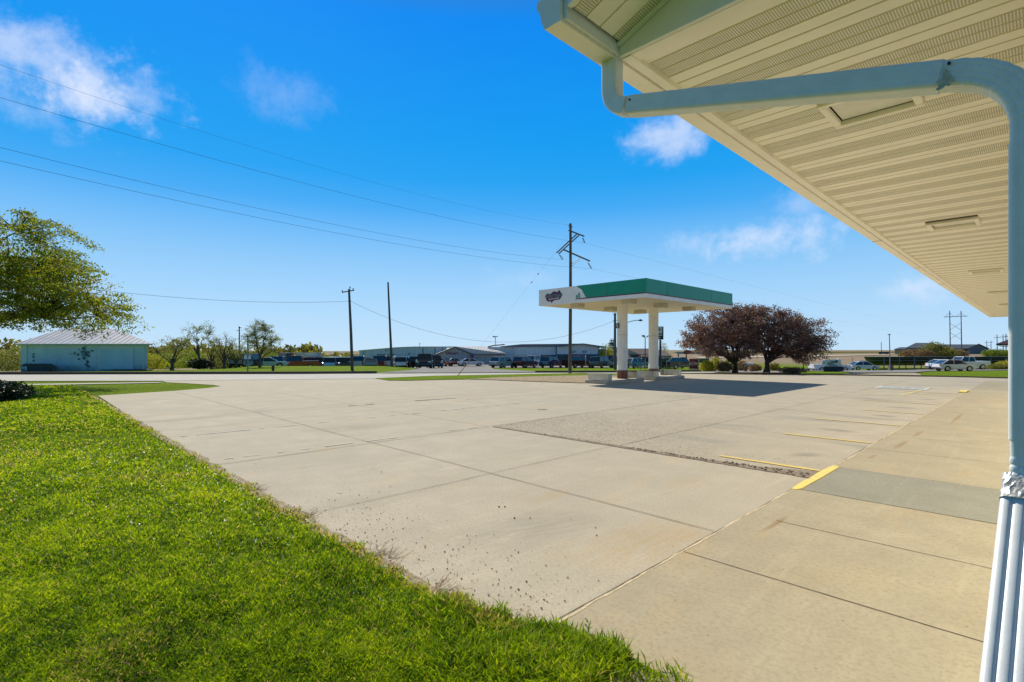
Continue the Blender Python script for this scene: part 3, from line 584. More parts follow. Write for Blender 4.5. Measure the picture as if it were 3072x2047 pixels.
th_.build('thatch_edge', mat('thatch', (0.26, 0.20, 0.12), 1.0, vscale=22, color2=(0.46, 0.37, 0.25), bump=0.8, bscale=40), kind='structure')
sheet('dirt_patch', xypoly([(-1.42, 2.20), (-1.15, 2.28), (-.9, 2.22), (-.9, 1.9), (-1.45, 1.95)]), 0.025, M['dirt'], 2.0, flat=0.0, kind='structure')
sheet('planting_bed', pxpoly([(2140, 1118), (2200, 1119.5), (2400, 1121), (2400, 1114), (2340, 1110.5), (2150, 1110.5)]), 0.04, M['mulch'], 2.0, kind='structure')

# far low hills on the left and the bank of the field on the right
hv = []; hf = []; hx = np.linspace(-5200, -400, 90); 
for j, (vv, base, amp) in enumerate([(1500, -14, 4), (1900, -12, 12), (2300, -14, 2)]): 
    hv.append([(W(x, vv).x, W(x, vv).y, base + amp * (0.5 + 0.5 * math.sin(x * 0.004 + j) * math.sin(x * 0.0013 + 1))) for x in hx])
hv = np.array(hv).reshape(-1, 3); n = len(hx); ii = (np.arange(2)[:, None] * n + np.arange(n - 1)[None]).ravel()
npmesh('hills', hv, np.stack([ii, ii + 1, ii + n + 1, ii + n], 1), mat('far_hill', (0.13, 0.17, 0.12), 1, vscale=0.004, color2=(0.24, 0.25, 0.17), spec=0), smooth=True, kind='structure')
hv = []; hx = np.linspace(90, 230, 30)
for vv, z in [(246, .05), (252, .75), (275, .75), (290, -.2)]: hv.append([(*W(x, vv).xy, z) for x in hx])
hv = np.array(hv).reshape(-1, 3); n = len(hx); ii = (np.arange(3)[:, None] * n + np.arange(n - 1)[None]).ravel()
npmesh('field_bank', hv, np.stack([ii, ii + 1, ii + n + 1, ii + n], 1), mat('bank_olive', (0.11, 0.11, 0.045), 1, vscale=0.1, color2=(0.17, 0.15, 0.07), spec=0), smooth=True, kind='structure')
sheet('farm_track', [(55, 150), (160, 178), (160, 186), (55, 158)], 0.12, mat('track', (0.50, 0.42, 0.30), 1), 3.0, kind='structure')

exec_parts = True
# ------------------------------------------------------------------ grass, weeds, debris
def in_lawn(x, y, edge):
    lim = np.where(x < -2.35, 1.99, np.interp(x, [-2.35, -1.9, -1.5, -1.2, -.9], [2.0, 2.22, 2.30, 2.28, 2.05]))
    return (y < lim + edge) & (x > -60)
def blades(n_try, vmin, vmax, seed, w0, h0, tone0, flat=0.0, rlo=-1.25, rhi=0.6, far_pow=1.0, wgrow=0.0011, edge_amp=0.05):
    g = np.random.default_rng(seed)
    q = g.random(n_try); iv = 1 / vmax ** far_pow + q * (1 / vmin ** far_pow - 1 / vmax ** far_pow); v = iv ** (-1 / far_pow)
    r = rlo + (rhi - rlo) * g.random(n_try); u = r * v
    x = u * RT.x + v * FW.x; y = u * RT.y + v * FW.y
    e = edge_amp * (np.sin(x * 7.1) * np.sin(x * 2.3 + 1) + 0.6 * np.sin(x * 19)) + g.normal(0, 0.02, n_try)
    k = in_lawn(x, y, e) & ~((x > -1.45) & (x < -1.0) & (y > 1.85) & (g.random(n_try) < .9)); x, y, v, u = x[k], y[k], v[k], u[k]; n = len(x)
    cl = 0.5 + 0.5 * np.sin(x * 3.1 + 2 * np.sin(y * 2.3)) * np.sin(y * 2.7 + 1.7 * np.sin(x * 1.9))
    h = h0 * (0.55 + 0.6 * g.random(n) + 0.5 * cl); w = (w0 + wgrow * np.maximum(v - 1.5, 0)) * (0.7 + 0.6 * g.random(n))
    a = g.random(n) * 2 * np.pi; la = g.random(n) * 2 * np.pi; lean = (0.25 + 0.75 * g.random(n)) * (1 + flat)
    sx, sy = np.cos(a) * w, np.sin(a) * w; dx, dy = np.cos(la) * lean * h, np.sin(la) * lean * h
    z0 = -0.016 + 0.034 * np.clip((y - 1.35) / .5, 0, 1) * np.clip((x + 3.0) / .6, 0, 1); hh = h / np.sqrt(1 + lean ** 2 * .5) * (1 - 0.55 * flat)
    z0 = z0 + .008 * np.sin(x * 8) * np.sin(y * 9)
    P = np.empty((n, 5, 3))
    P[:, 0] = np.stack([x - sx * .6, y - sy * .6, z0], 1); P[:, 1] = np.stack([x + sx * .6, y + sy * .6, z0], 1)
    P[:, 2] = np.stack([x + sx + dx * .4, y + sy + dy * .4, z0 + hh * .62], 1); P[:, 3] = np.stack([x - sx + dx * .4, y - sy + dy * .4, z0 + hh * .62], 1)
    P[:, 4] = np.stack([x + dx, y + dy, z0 + hh * (0.95 if flat < .5 else .75)], 1)
    big = 0.5 + 0.5 * np.sin(x * .9 + 1.3 * np.sin(y * .7 + 1)) * np.cos(y * 1.1 + x * .3)
    fi = np.sin(x * 13 + 3 * np.sin(y * 11)) * np.sin(y * 15 + 2 * np.sin(x * 9)); tone = np.clip(tone0 + 0.20 * (big - .5) + 0.26 * (cl - .5) + 0.17 * fi + g.normal(0, 0.14, n), 0, .88); h = h * (1 + .4 * fi)
    dry = np.clip(np.sin(x * 1.7 + 2.2 * np.sin(y * 1.3)) * np.sin(y * 2.1 + 1.5 * np.sin(x * 1.1)) - .62, 0, 1); dead = g.random(n) < (0.045 + 0.6 * dry + 0.4 * (np.abs(y - 1.98) < .07) * (x < -2.0)); tone[dead] = 0.95 + .05 * g.random(dead.sum())
    b = np.arange(n) * 5
    F3 = np.concatenate([np.stack([b, b + 1, b + 2], 1), np.stack([b, b + 2, b + 3], 1), np.stack([b + 3, b + 2, b + 4], 1)])
    return P.reshape(-1, 3), F3, np.repeat(tone, 5)
parts = [blades(520000, 1.7, 23.5, 1, 0.0025, 0.044, 0.46, wgrow=.0009, rlo=-1.75), blades(26000, 1.9, 3.2, 8, 0.0028, 0.075, 0.42, rlo=-.15, rhi=.5), blades(180000, 1.7, 9, 2, 0.0062, 0.040, 0.48, flat=0.9, wgrow=0.0010, rlo=-1.75), blades(60000, 10, 23.5, 5, 0.012, 0.045, 0.46, far_pow=0.6, wgrow=0.001, edge_amp=.02)]
V = []; Fc = []; T = []; o_ = 0
for p, f, t in parts: V.append(p); Fc.append(f + o_); T.append(t); o_ += len(p)
npmesh('lawn_grass', np.concatenate(V), np.concatenate(Fc), M['grass'], tone=np.concatenate(T), label='bright green lawn grass growing up to the concrete edge', category='grass', kind='stuff')

g = np.random.default_rng(11)
# dandelions
n = 2600; v = 5 + 15 * g.random(n) ** .8; u = v * (-1.05 + .75 * g.random(n)); x = u * RT.x + v * FW.x; y = u * RT.y + v * FW.y
k = (y < 1.9) & ((np.sin(x * .8) + np.sin(y * .9 + x * .4)) + g.normal(0, .7, n) > 0.2); x, y, v = x[k], y[k], v[k]; n = len(x); s = 0.006 + .0008 * v
c = np.stack([x, y, np.full(n, .028) + g.random(n) * .02], 1); P = np.empty((n, 5, 3)); P[:, 4] = c + [0, 0, .012]
for i, (a, b) in enumerate([(1, 0), (0, 1), (-1, 0), (0, -1)]): P[:, i] = c + np.stack([a * s, b * s, s * 0], 1)
b = np.arange(n) * 5
npmesh('dandelions', P.reshape(-1, 3), np.concatenate([np.stack([b + i, b + (i + 1) % 4, b + 4], 1) for i in range(4)]), M['dandelion'], label='small yellow dandelion flowers scattered over the lawn', category='flowers', kind='stuff')
# pebbles and clods on the concrete
def pebbles(name, pts, sizes, m, **tg):
    ico = [(0, 0, 1)] + [(math.cos(a) * .9, math.sin(a) * .9, .3) for a in np.linspace(0, 2 * np.pi, 6)[:-1]] + [(math.cos(a + .6) * .9, math.sin(a + .6) * .9, -.3) for a in np.linspace(0, 2 * np.pi, 6)[:-1]]
    f = [(0, 1 + i, 1 + (i + 1) % 5) for i in range(5)] + [(1 + i, 6 + i, 1 + (i + 1) % 5) for i in range(5)] + [(1 + (i + 1) % 5, 6 + i, 6 + (i + 1) % 5) for i in range(5)]
    ico = np.array(ico); f = np.array(f); V = []; Fs = []
    for i, (p, s) in enumerate(zip(pts, sizes)):
        V.append(ico * s * (0.7 + .6 * g.random((11, 3))) * [1, 1, .6] + p); Fs.append(f + 11 * i)
    npmesh(name, np.concatenate(V), np.concatenate(Fs), m, **tg)
n = 620; x = -2.1 - 3.4 * g.random(n) ** 1.3; y = 2.02 + np.abs(g.normal(0, .42, n)); 
pts = np.stack([x, y, np.full(n, .006)], 1); sz = 0.0025 + 0.0055 * g.random(n) ** 3
ex = [PG(1507, 1510), PG(1497, 1522), PG(1514, 1522), PG(1543, 1556), PG(1590, 1556), PG(1787, 1585), PG(1790, 1608), PG(1020, 1590), PG(1095, 1600)]
pts = np.concatenate([pts, np.array([(*p.xy, .006) for p in ex])]); sz = np.concatenate([sz, [.006, .011, .011, .011, .009, .008, .01, .008, .008]])
pebbles('pebbles', pts, sz, M['pebble'], label='dark grit and clods scattered on the concrete by the lawn corner', category='pebbles', kind='stuff')
n = 420; t = g.random(n) ** .45; x = -7.9 + 5.85 * t; y = 7.17 + (g.random(n) - .2) * (.04 + .17 * t ** 3)
pebbles('rubble', np.stack([x, y, np.full(n, .012)], 1), 0.004 + .018 * g.random(n) ** 3 * (0.4 + t), mat('rubble_stone', (0.10, 0.085, 0.06), 1, vscale=30, color2=(0.36, 0.31, 0.24)), label='broken concrete rubble along the sunken slab edge by the yellow kerb', category='rubble', kind='stuff')
n = 9000; x = -7.93 + 5.8 * g.random(n) ** 1.5; y = 7.2 + 5.8 * g.random(n) ** 1.7; patchy = np.sin(x * 2.1 + 2 * np.sin(y * 1.3)) * np.sin(y * 1.9 + x) + g.normal(0, .5, n)
k = (patchy > -.15) & ((x < -4.2) | (y < 8.1)); x, y = x[k], y[k]; n = len(x)
pebbles('exposed_aggregate', np.stack([x, y, np.full(n, .002)], 1), 0.004 + .012 * g.random(n) ** 2, mat('aggregate', (0.36, 0.305, 0.22), 1, vscale=9, color2=(0.64, 0.55, 0.41)), label='rough exposed aggregate over the worn slab left of the yellow bay lines', category='aggregate', kind='stuff')
# dead stems at the lawn edge
tm = MB()
for cx, cy, n, L in [(-3.55, 2.03, 46, .16), (-2.75, 2.02, 34, .12), (-2.05, 2.10, 26, .14), (-1.95, 2.06, 14, .16), (-4.9, 2.02, 22, .1), (-6.2, 2.0, 20, .1)]:
    for _ in range(n):
        p = Vector((cx + g.normal(0, .09), cy + g.normal(0, .035), .0)); a = g.random() * 6.28; l = L * (.4 + g.random()); q = p + Vector((math.cos(a) * l * .5, abs(math.sin(a)) * l * .6, .01 + .05 * g.random())); e = q + Vector((math.cos(a + .5) * l * .5, math.sin(a + .5) * l * .5, -.01 + .02 * g.random()))
        tm.tube([p, q, e], [.0016, .0013, .0006], 3, False)
tm.build('dead_stems', M['twig'], label='dry tan stems lying over the lawn edge', category='dead stems', kind='stuff')
# one tall weed in the corner
wd = thing('weed', (-1.72, 2.24, -.03), 'tall leafy weed standing up from the lawn corner beside the sidewalk', 'weed')
sm = MB(); sm.tube([(-1.72, 2.24, -.03), (-1.715, 2.245, .06), (-1.70, 2.25, .135)], [.003, .0025, .0012], 5); sm.build('stem', M['green_bush'], wd)
V = []; Fs = []; 
for i in range(26):
    zz = .0 + .13 * i / 26; a = i * 2.4; l = .035 * (1.1 - .5 * i / 26); d = Vector((math.cos(a), math.sin(a), .55)) * l; s = Vector((-math.sin(a), math.cos(a), 0)) * .006; p = Vector((-1.715, 2.245, zz))
    n0 = len(V); V += [tuple(p), tuple(p + d * .5 + s), tuple(p + d), tuple(p + d * .5 - s)]; Fs.append((n0, n0 + 1, n0 + 2, n0 + 3))
npmesh('leaves', np.array(V), np.array(Fs), M['grass'], wd, tone=np.full(len(V), .3))

# ------------------------------------------------------------------ trees
def leafcloud(name, C, size, m, parent, tone, seed=0, stretch=None, **tg):
    g = np.random.default_rng(seed); n = len(C)
    a = g.normal(size=(n, 3)); a /= np.linalg.norm(a, axis=1)[:, None]; b = g.normal(size=(n, 3)); b -= a * (a * b).sum(1)[:, None]; b /= np.linalg.norm(b, axis=1)[:, None]
    s = size * (0.6 + .8 * g.random(n))[:, None]
    P = np.stack([C + a * s, C + b * s * .55, C - a * s, C - b * s * .55], 1).reshape(-1, 3); i = np.arange(n) * 4
    return npmesh(name, P, np.stack([i, i + 1, i + 2, i + 3], 1), m, parent, tone=np.repeat(tone, 4), **tg)
def sample_ell(ells, n, g, shell=0.55):
    w = np.array([e[3] * e[4] * e[5] for e in ells]); w = w / w.sum(); out = []
    for e, k in zip(ells, np.random.default_rng(1).multinomial(n, w)):
        d = g.normal(size=(k, 3)); d /= np.linalg.norm(d, axis=1)[:, None]; r = g.random(k) ** (1 / 3) ; r = np.where(g.random(k) < shell, .75 + .25 * r, r)
        lump = 1 + .13 * np.sin(d[:, 0] * 5 + e[0]) * np.sin(d[:, 2] * 6 + e[1]) + .08 * np.sin(d[:, 1] * 9 + d[:, 0] * 7)
        q = d * (r * lump)[:, None] * np.array(e[3:6]) + np.array(e[:3]); out.append(q)
    return np.concatenate(out)
def tree(name, label, cat, base, ells, trunk_h, tr, ntips, nleaf, lsize, lm, bark, seed, group=None, nmain=9, spread=.28, twr=.012, leafup=0.0, forks=None, tonebias=0, droop=0.0, flatten=1.0):
    """ells: crown lobes (u,v,z,ru,rv,rz) relative to the base; limbs grow from the trunk towards points inside them"""
    g = np.random.default_rng(seed); base = Vector(base); root = thing(name, base, label, cat, group)
    tips = sample_ell(ells, ntips, g); mains = sample_ell(ells, nmain, g, 0.0) * np.array([.85, .85, .9])
    def w3(p): return base + RT * float(p[0]) + FW * float(p[1]) + Vector((0, 0, float(p[2])))
    tb = MB(); th = trunk_h
    tb.tube([w3((0, 0, -.15)), w3((0, 0, .12)), w3((tr * .2, 0, th * .5)), w3((0, 0, th))], [tr * 1.5, tr * 1.12, tr * .95, tr * .8], 10)
    top = np.array([0, 0, th]); limbs = []
    for k, mpt in enumerate(mains):
        st = np.array([0, 0, th * (0.72 + .28 * g.random())]); mid = st * .45 + mpt * .55 + np.array([0, 0, .18 * np.linalg.norm(mpt - st) * (1 if droop == 0 else .6)]) + g.normal(0, .06, 3) * np.linalg.norm(mpt - st)
        ts = np.linspace(0, 1, 7)[:, None]; cur = (1 - ts) ** 2 * st + 2 * ts * (1 - ts) * mid + ts ** 2 * mpt; cur[1:-1] += g.normal(0, .025, (5, 3)) * np.linalg.norm(mpt - st)
        limbs.append(cur); r0 = tr * .55 * (.7 + .5 * g.random()); tb.tube([w3(c) for c in cur], list(np.linspace(r0, twr * 1.6, 7)), 6, False)
    tb.build('trunk', bark, root, smooth=True)
    allp = np.concatenate([l[2:] for l in limbs]); bb = MB(); dirs = []
    for t in tips:
        d = np.linalg.norm(allp - t, axis=1); j = np.argmin(d + .3 * g.random(len(d))); s = allp[j]; mid = (s + t) / 2 + np.array([0, 0, .1 * d[j]]) + g.normal(0, .08, 3) * d[j]
        e = t - np.array([0, 0, droop * d[j] * .4]); bb.tube([w3(s), w3(mid), w3(e)], [twr * 1.3, twr, twr * .4], 3, False); dirs.append((mid, e))
    bb.build('branches', bark, root)
    if nleaf:
        per = nleaf // ntips; C = []; 
        for (mid, e) in dirs:
            k = per; tt = g.random(k) ** .6; p = mid + (e - mid) * (tt * 1.12)[:, None] + g.normal(0, spread, (k, 3)) * np.array([1, 1, .55 * flatten]); C.append(p)
        C = np.concatenate(C); Wd = np.array(base) + C[:, :1] * np.array(RT) + C[:, 1:2] * np.array(FW) + C[:, 2:3] * np.array([0, 0, 1.])
        ctone = np.repeat(g.normal(0, .14, len(dirs)), per)
        tone = np.clip(.5 + tonebias + ctone + g.normal(0, .17, len(C)), 0, 1)
        leafcloud('crown', Wd, lsize, lm, root, tone, seed)
    return root
def bush(name, label, base, dims, n, size, m, seed, group=None, cat='bush', lobes=5, stems=True, kind=None):
    g = np.random.default_rng(seed); base = Vector(base)
    root = thing(name, base, label, cat, group)
    if kind: root['kind'] = kind
    ru, rv, h = dims; C = []
    for k in range(lobes):
        a = g.random() * 6.28; c = np.array([math.cos(a) * ru * .45 * g.random(), math.sin(a) * rv * .45 * g.random(), h * (.38 + .12 * g.random())]); s = .55 + .3 * g.random()
        d = g.normal(size=(n // lobes, 3)); d /= np.linalg.norm(d, axis=1)[:, None]; r = .5 + .5 * g.random(len(d)) ** .5
        q = c + d * r[:, None] * np.array([ru * s, rv * s, h * .55 * (.8 + .4 * g.random())]) * (1 + .12 * np.sin(d[:, :1] * 9 + k)); C.append(q)
    C = np.concatenate(C); C[:, 2] = np.abs(C[:, 2])
    Wd = np.array(base) + C[:, :1] * np.array(RT) + C[:, 1:2] * np.array(FW) + C[:, 2:3] * np.array([0, 0, 1.])
    leafcloud('foliage', Wd, size, m, root, np.clip(.5 + g.normal(0, .22, len(C)), 0, 1), seed)
    if stems:
        b = MB()
        for k in range(9):
            a = g.random() * 6.28; e = base + RT * math.cos(a) * ru * .5 + FW * math.sin(a) * rv * .5 + Vector((0, 0, h * .7)); b.tube([base, base.lerp(e, .5) + Vector((0, 0, h * .1)), e], [.02, .014, .006], 4, False)
        b.build('stems', M['bark_grey'], root)
    return root

tree('maple_tree', 'large spring maple at the left edge, its drooping branches reaching over the pale blue shed', 'tree', W(-25.5, 22, -.03),
     [(2.0, 0, 6.2, 5.2, 4.6, 1.6), (1.0, 0, 4.6, 5.6, 5.2, 1.7), (5.0, 0, 3.7, 3.6, 3.8, 1.25), (7.0, 0, 3.35, 2.4, 2.6, .85), (6.6, -.3, 4.6, 2.0, 2.4, 1.0), (4.8, -.5, 5.3, 2.9, 3.0, 1.2), (-3.5, 0, 5, 5, 5, 2.6)], 2.3, .24, 1500, 105000, .052, M['maple'], M['bark'], 3, nmain=26, spread=.17, twr=.013, droop=.55, flatten=.6)
tree('plum_tree', 'broad purple-leaved tree behind the canopy, left of the pair', 'tree', PY(2205, 1113, 38.5),
     [(-.6, 0, 3.4, 2.5, 2.5, 1.65), (-2.5, 0, 2.4, 1.6, 2.0, 1.35), (.9, .2, 3.5, 1.7, 2, 1.5), (-1.2, 0, 2.0, 2.6, 2.2, 1.0), (0, -.8, 1.7, 1.5, 1, .8)], .7, .17, 620, 34000, .062, M['plum'], M['bark'], 5, group=None, nmain=14, spread=.16, twr=.010)
tree('plum_tree', 'broad purple-leaved tree behind the canopy, right of the pair', 'tree', PY(2300, 1113, 39.3),
     [(.4, 0, 3.2, 2.5, 2.6, 1.75), (2.6, 0, 2.6, 2.1, 2.2, 1.6), (-1.2, .2, 3.2, 1.8, 2, 1.6), (3.2, .2, 1.7, 1.5, 1.8, 1.1), (1.4, -.5, 1.8, 2.2, 1.6, .8)], .7, .19, 660, 38000, .062, M['plum'], M['bark'], 6, group=None, nmain=15, spread=.16, twr=.010)
# spring trees beyond the road on the left
for (nm, lb, px, pb, v, ells, th, trd, nt_, nl, sd, fl) in [
    ('spring_tree', 'many-stemmed grey tree with thin new leaves just right of the shed', 516, 1110, 50, [(0, 0, 2.1, 2.0, 1.6, 1.2), (.8, 0, 2.2, 1.2, 1, .9)], .7, .16, 190, 2300, 21, 0),
    ('spring_tree', 'tall open tree with two leaning stems left of the far utility pole', 597, 1104, 56, [(-.6, 0, 3.9, 1.1, 1, 1.0), (.7, 0, 4.3, .9, 1, 1.0), (-1.2, 0, 3.1, .9, .8, .6)], 1.5, .12, 120, 1700, 22, 0),
    ('spring_tree', 'thin bare tree crowded between the tall open tree and the far pole', 634, 1107, 54, [(0, 0, 2.5, 1.2, 1, 1.2)], .8, .1, 110, 900, 23, 0),
    ('spring_tree', 'dark-trunked bare tree second left of the grey street post', 672, 1109, 53, [(0, 0, 2.5, 1.5, 1.2, 1.3)], .8, .14, 150, 1000, 24, 0),
    ('spring_tree', 'low spreading tree just left of the grey street post', 708, 1107, 55, [(.1, 0, 1.9, 1.5, 1.2, .9)], .6, .12, 120, 1600, 25, 0),
    ('spring_tree', 'tall full tree with pale new leaves beside the parked white cars', 779, 1104, 52, [(0, 0, 3.3, 1.6, 1.4, 1.5), (1.1, 0, 2.5, 1.3, 1.1, 1.1), (-1.0, 0, 3.0, 1.1, 1, 1.0), (.1, 0, 4.1, .9, .9, .8)], 1.1, .13, 340, 6800, 26, 0)]:
    tree(nm, lb, 'tree', PY(px, pb, v), ells, th, trd, nt_, nl, .05, M['spring'], M['bark_grey'], sd, group='spring trees beyond the road', nmain=8, spread=.12, twr=.011)
for i, (px, pb, v, dims, n, m, lb) in enumerate([
    (20, 1113, 56, (2.4, 2, 2.2), 2600, 'olive_bush', 'olive green shrub left of the shed at the picture edge'), (48, 1112, 62, (1.8, 2, 3.0), 1200, 'spring', 'pale twiggy shrub peeping out left of the shed'),
    (462, 1109, 60, (1.9, 2, 2.0), 2400, 'ylw_bush', 'yellow-green shrub against the right end of the shed'), (560, 1105, 70, (2.6, 2, 2.4), 3000, 'ylw_bush', 'yellow-green shrub between the two left spring trees'),
    (500, 1108, 72, (2.2, 2, 2.2), 2400, 'green_bush', 'green shrub behind the many-stemmed tree'), (612, 1106, 52, (1.6, 1.4, 1.0), 2400, 'dark_bush', 'low dark shrub at the foot of the tall open tree'),
    (655, 1107, 60, (2.4, 2, 1.9), 2600, 'olive_bush', 'olive shrub behind the bare trees'), (585, 1104, 66, (2.4, 2, 2.1), 2600, 'green_bush', 'mid green shrub behind the tall open tree'), (700, 1104, 66, (2.6, 2, 2.0), 2600, 'olive_bush', 'olive brown shrub behind the low spreading tree'),
    (745, 1103, 80, (3.2, 2, 2.4), 2600, 'olive_bush', 'olive thicket behind the grey street post'), (800, 1100, 86, (3.4, 2, 2.3), 2600, 'green_bush', 'green thicket behind the tall full tree'), (835, 1098, 96, (3.0, 2, 2.3), 1800, 'olive_bush', 'olive thicket left of the white box truck'), (640, 1103, 84, (3.4, 2, 2.6), 2400, 'olive_bush', 'wide olive thicket far behind the bare trees'), (540, 1103, 86, (3.4, 2, 2.4), 2400, 'green_bush', 'wide green thicket far behind the shed')]):
    bush('shrub', lb, PY(px, pb, v), dims, n, .085, M[m], 40 + i, group='shrubs beyond the road')
# far woodland in the valley
g = np.random.default_rng(77); C = []; Tn = []
for _ in range(520):
    r = -1.15 + .86 * g.random(); v = 190 + 420 * g.random() ** 1.5; u = r * v; zb = TZ(u, v); h = (7 + 5 * g.random()) * (0.75 if r > -.55 else 1.0) * (0.55 if r > -.38 else 1); rad = 4 + 5 * g.random()
    d = g.normal(size=(60, 3)); d /= np.linalg.norm(d, axis=1)[:, None]; p = d * [rad, rad, h * .5] + [u, v, zb + h * .45]; C.append(p); Tn.append(np.full(60, g.random()) + g.normal(0, .12, 60))
C = np.concatenate(C); Wd = C[:, :1] * np.array(RT) + C[:, 1:2] * np.array(FW) + C[:, 2:3] * np.array([0, 0, 1.])
leafcloud('woodland', Wd, 1.1, M['olive_bush'], None, np.clip(np.concatenate(Tn), 0, 1), 5, label='distant olive and yellow-green woodland in the valley behind the shed and trees', category='woodland', kind='stuff')
tree('conifer_tree', 'small dark far tree on the skyline above the red parked cars', 'tree', PY(949, 1074, 260), [(0, 0, 2.6, 2.0, 2.0, 2.2)], 1, .25, 60, 900, .3, M['dark_bush'], M['bark'], 61, nmain=5, spread=.3, twr=.05)
# bushes on the left lawn and around the sign
bush('juniper_bush', 'low dark evergreen bush in the stone bed at the left edge', W(-16.45, 16.4, -.03), (1.35, .9, .62), 9000, .045, M['dark_bush'], 70, lobes=7)
for i, (px, pb, v, dims, n, m, lb) in enumerate([
    (2122, 1114, 38.6, (.75, .6, .78), 2400, 'ylw_bush', 'golden ornamental bush right of the maroon sign'), (2172, 1114, 38.4, (.75, .6, .70), 2400, 'brown_bush', 'reddish brown bush in front of the propane tank'),
    (2148, 1110, 42, (.6, .6, .95), 1500, 'ylw_bush', 'yellow bush between the golden bush and the reddish one'), (2190, 1110, 43, (.5, .5, 1.0), 1300, 'ylw_bush', 'yellow bush behind the trunk of the left purple tree'),
    (2262, 1113, 40, (.7, .6, .55), 1500, 'brown_bush', 'dull brown bush between the two purple trees'), (2380, 1118, 36, (1.1, .5, .35), 2200, 'brown_bush', 'low dark mound of brown groundcover right of the purple trees'), (2320, 1112, 41, (.6, .5, .6), 1300, 'olive_bush', 'olive bush at the foot of the right purple tree'), (2225, 1112, 41, (.7, .6, .8), 1600, 'brown_bush', 'twiggy grey brown bush at the foot of the left purple tree'),
    (2992, 1108, 62, (1.5, 1, .62), 2400, 'olive_bush', 'rounded olive bush right of the white pickup'), (3018, 1105, 66, (1.3, 1, .95), 2400, 'ylw_bush', 'pale yellow bush beside the neighbouring building')]):
    bush('bush', lb, PY(px, pb, v), dims, n, .045 if v < 50 else .06, M[m], 80 + i)
for i, (px, pb, v, dims, n, m, lb) in enumerate([
    (2732, 1071, 128, (3.6, 2, 1.9), 2400, 'brown_bush', 'brown winter hedge shrub left of the big olive one'), (2808, 1071, 126, (4.6, 2, 3.3), 4200, 'olive_bush', 'big rounded olive shrub in front of the grey-roofed facility'),
    (2876, 1071, 128, (3.2, 2, 1.7), 2000, 'brown_bush', 'brown shrub below the two-pole power structure'), (2990, 1074, 120, (4.4, 2, 1.9), 3400, 'green_bush', 'wide green shrub right of the facility gable'), (2770, 1071, 124, (3.0, 2, 1.6), 1800, 'brown_bush', 'reddish brown shrub between the hedge shrub and the big olive one'), (2843, 1071, 124, (2.6, 2, 2.2), 1800, 'olive_bush', 'olive shrub on the right flank of the biggest one')]):
    bush('shrub', lb, PY(px, pb, v), dims, n, .14, M[m], 100 + i, group='shrubs in front of the facility')
bush('young_tree', 'young yellow-green tree at the right corner of the car showroom', PY(1818, 1083, 108), (2.2, 2, 3.5), 2200, .1, M['ylw_bush'], 120, cat='tree')
bush('young_tree', 'thin pale tree above the brown-roofed house', PY(1990, 1070, 150), (2.0, 2, 4.0), 700, .14, M['spring'], 121, cat='tree')
bush('conifer_tree', 'dark conifer behind the grey pole by the showroom', PY(1838, 1080, 130), (1.8, 1.5, 4.8), 1500, .16, M['dark_bush'], 122, cat='tree')
bush('sapling', 'thin bare-stemmed sapling behind the maroon sign', PY(2150, 1106, 44), (.5, .5, 2.0), 500, .05, M['brown_bush'], 123, cat='tree')

# ------------------------------------------------------------------ the shop: soffit, gutter, downspout
XE, YN, YI, YE, ZS = -1.40, 1.55, 1.95, 28.0, 2.90
shop = thing('shop_building', (0.12, YI, 0), 'shop with a cream perforated soffit and white gutter overhanging the sidewalk', 'building')
wb = MB(); slab(0.12, 9.0, YI + .03, 27.6, -.1, 3.3, wb); wb.build('wall', M['cream'], shop)
PITCH = .375
# sloping roof over everything (gable, ridge at x = 5)
rb = MB(); rb.extrude([(-1.42, YN, 3.03), (5.0, YN, 3.03 + 6.42 * PITCH), (11.4, YN, 3.03), (11.4, YN, 3.11), (5.0, YN, 3.13 + 6.42 * PITCH), (-1.42, YN, 3.11)], (0, YE + .4 - YN, 0)); rb.build('roof', M['roofgrey'], shop)
# main soffit: strips across the overhang, four to a panel, two of them perforated
SW = .086; fl = MB(); pf = MB(); gr = MB(); y = YI + .075; k = 0; x0, x1 = -1.255, 0.125
lights = [3.27, 7.0, 11.6, 16.1, 20.6]; LX0, LX1 = -.80, -.455
while y < YE - .05:
    y1 = min(y + SW, YE - .03); tgt = pf if k % 4 in (1, 2) else fl
    hit = [L for L in lights if y < L + .19 and y1 > L - .19]
    segs = [(x0, x1)] if not hit else [(x0, LX0 - .03), (LX1 + .03, x1)]
    for a, b in segs:
        tgt.add([(a, y, ZS + .02), (b, y, ZS + .02), (b, y1 - .012, ZS + .02), (a, y1 - .012, ZS + .02)], [(0, 1, 2, 3)])
        gr.add([(a, y1 - .012, ZS + .02), (b, y1 - .012, ZS + .02), (b, y1 - .006, ZS + .034), (a, y1 - .006, ZS + .034), (b, y1, ZS + .02), (a, y1, ZS + .02)], [(0, 1, 2, 3), (3, 2, 4, 5)])
    y = y1; k += 1
sf = fl.build('soffit', M['creamtrim'], shop); pf.build('perforated_strips', M['perf'], sf); gr.build('grooves', M['cream'], sf)
# trim channel along the gutter side and across the gable side
tr = MB(); slab(-1.300, -1.255, YI, YE, ZS - .004, ZS + .03, tr); slab(-1.255, .125, YI + .004, YI + .07, ZS + .002, ZS + .028, tr); slab(-1.255, .12, YE - .06, YE - .004, ZS + .001, ZS + .028, tr); tr.build('soffit_trim', M['creamtrim'], shop)
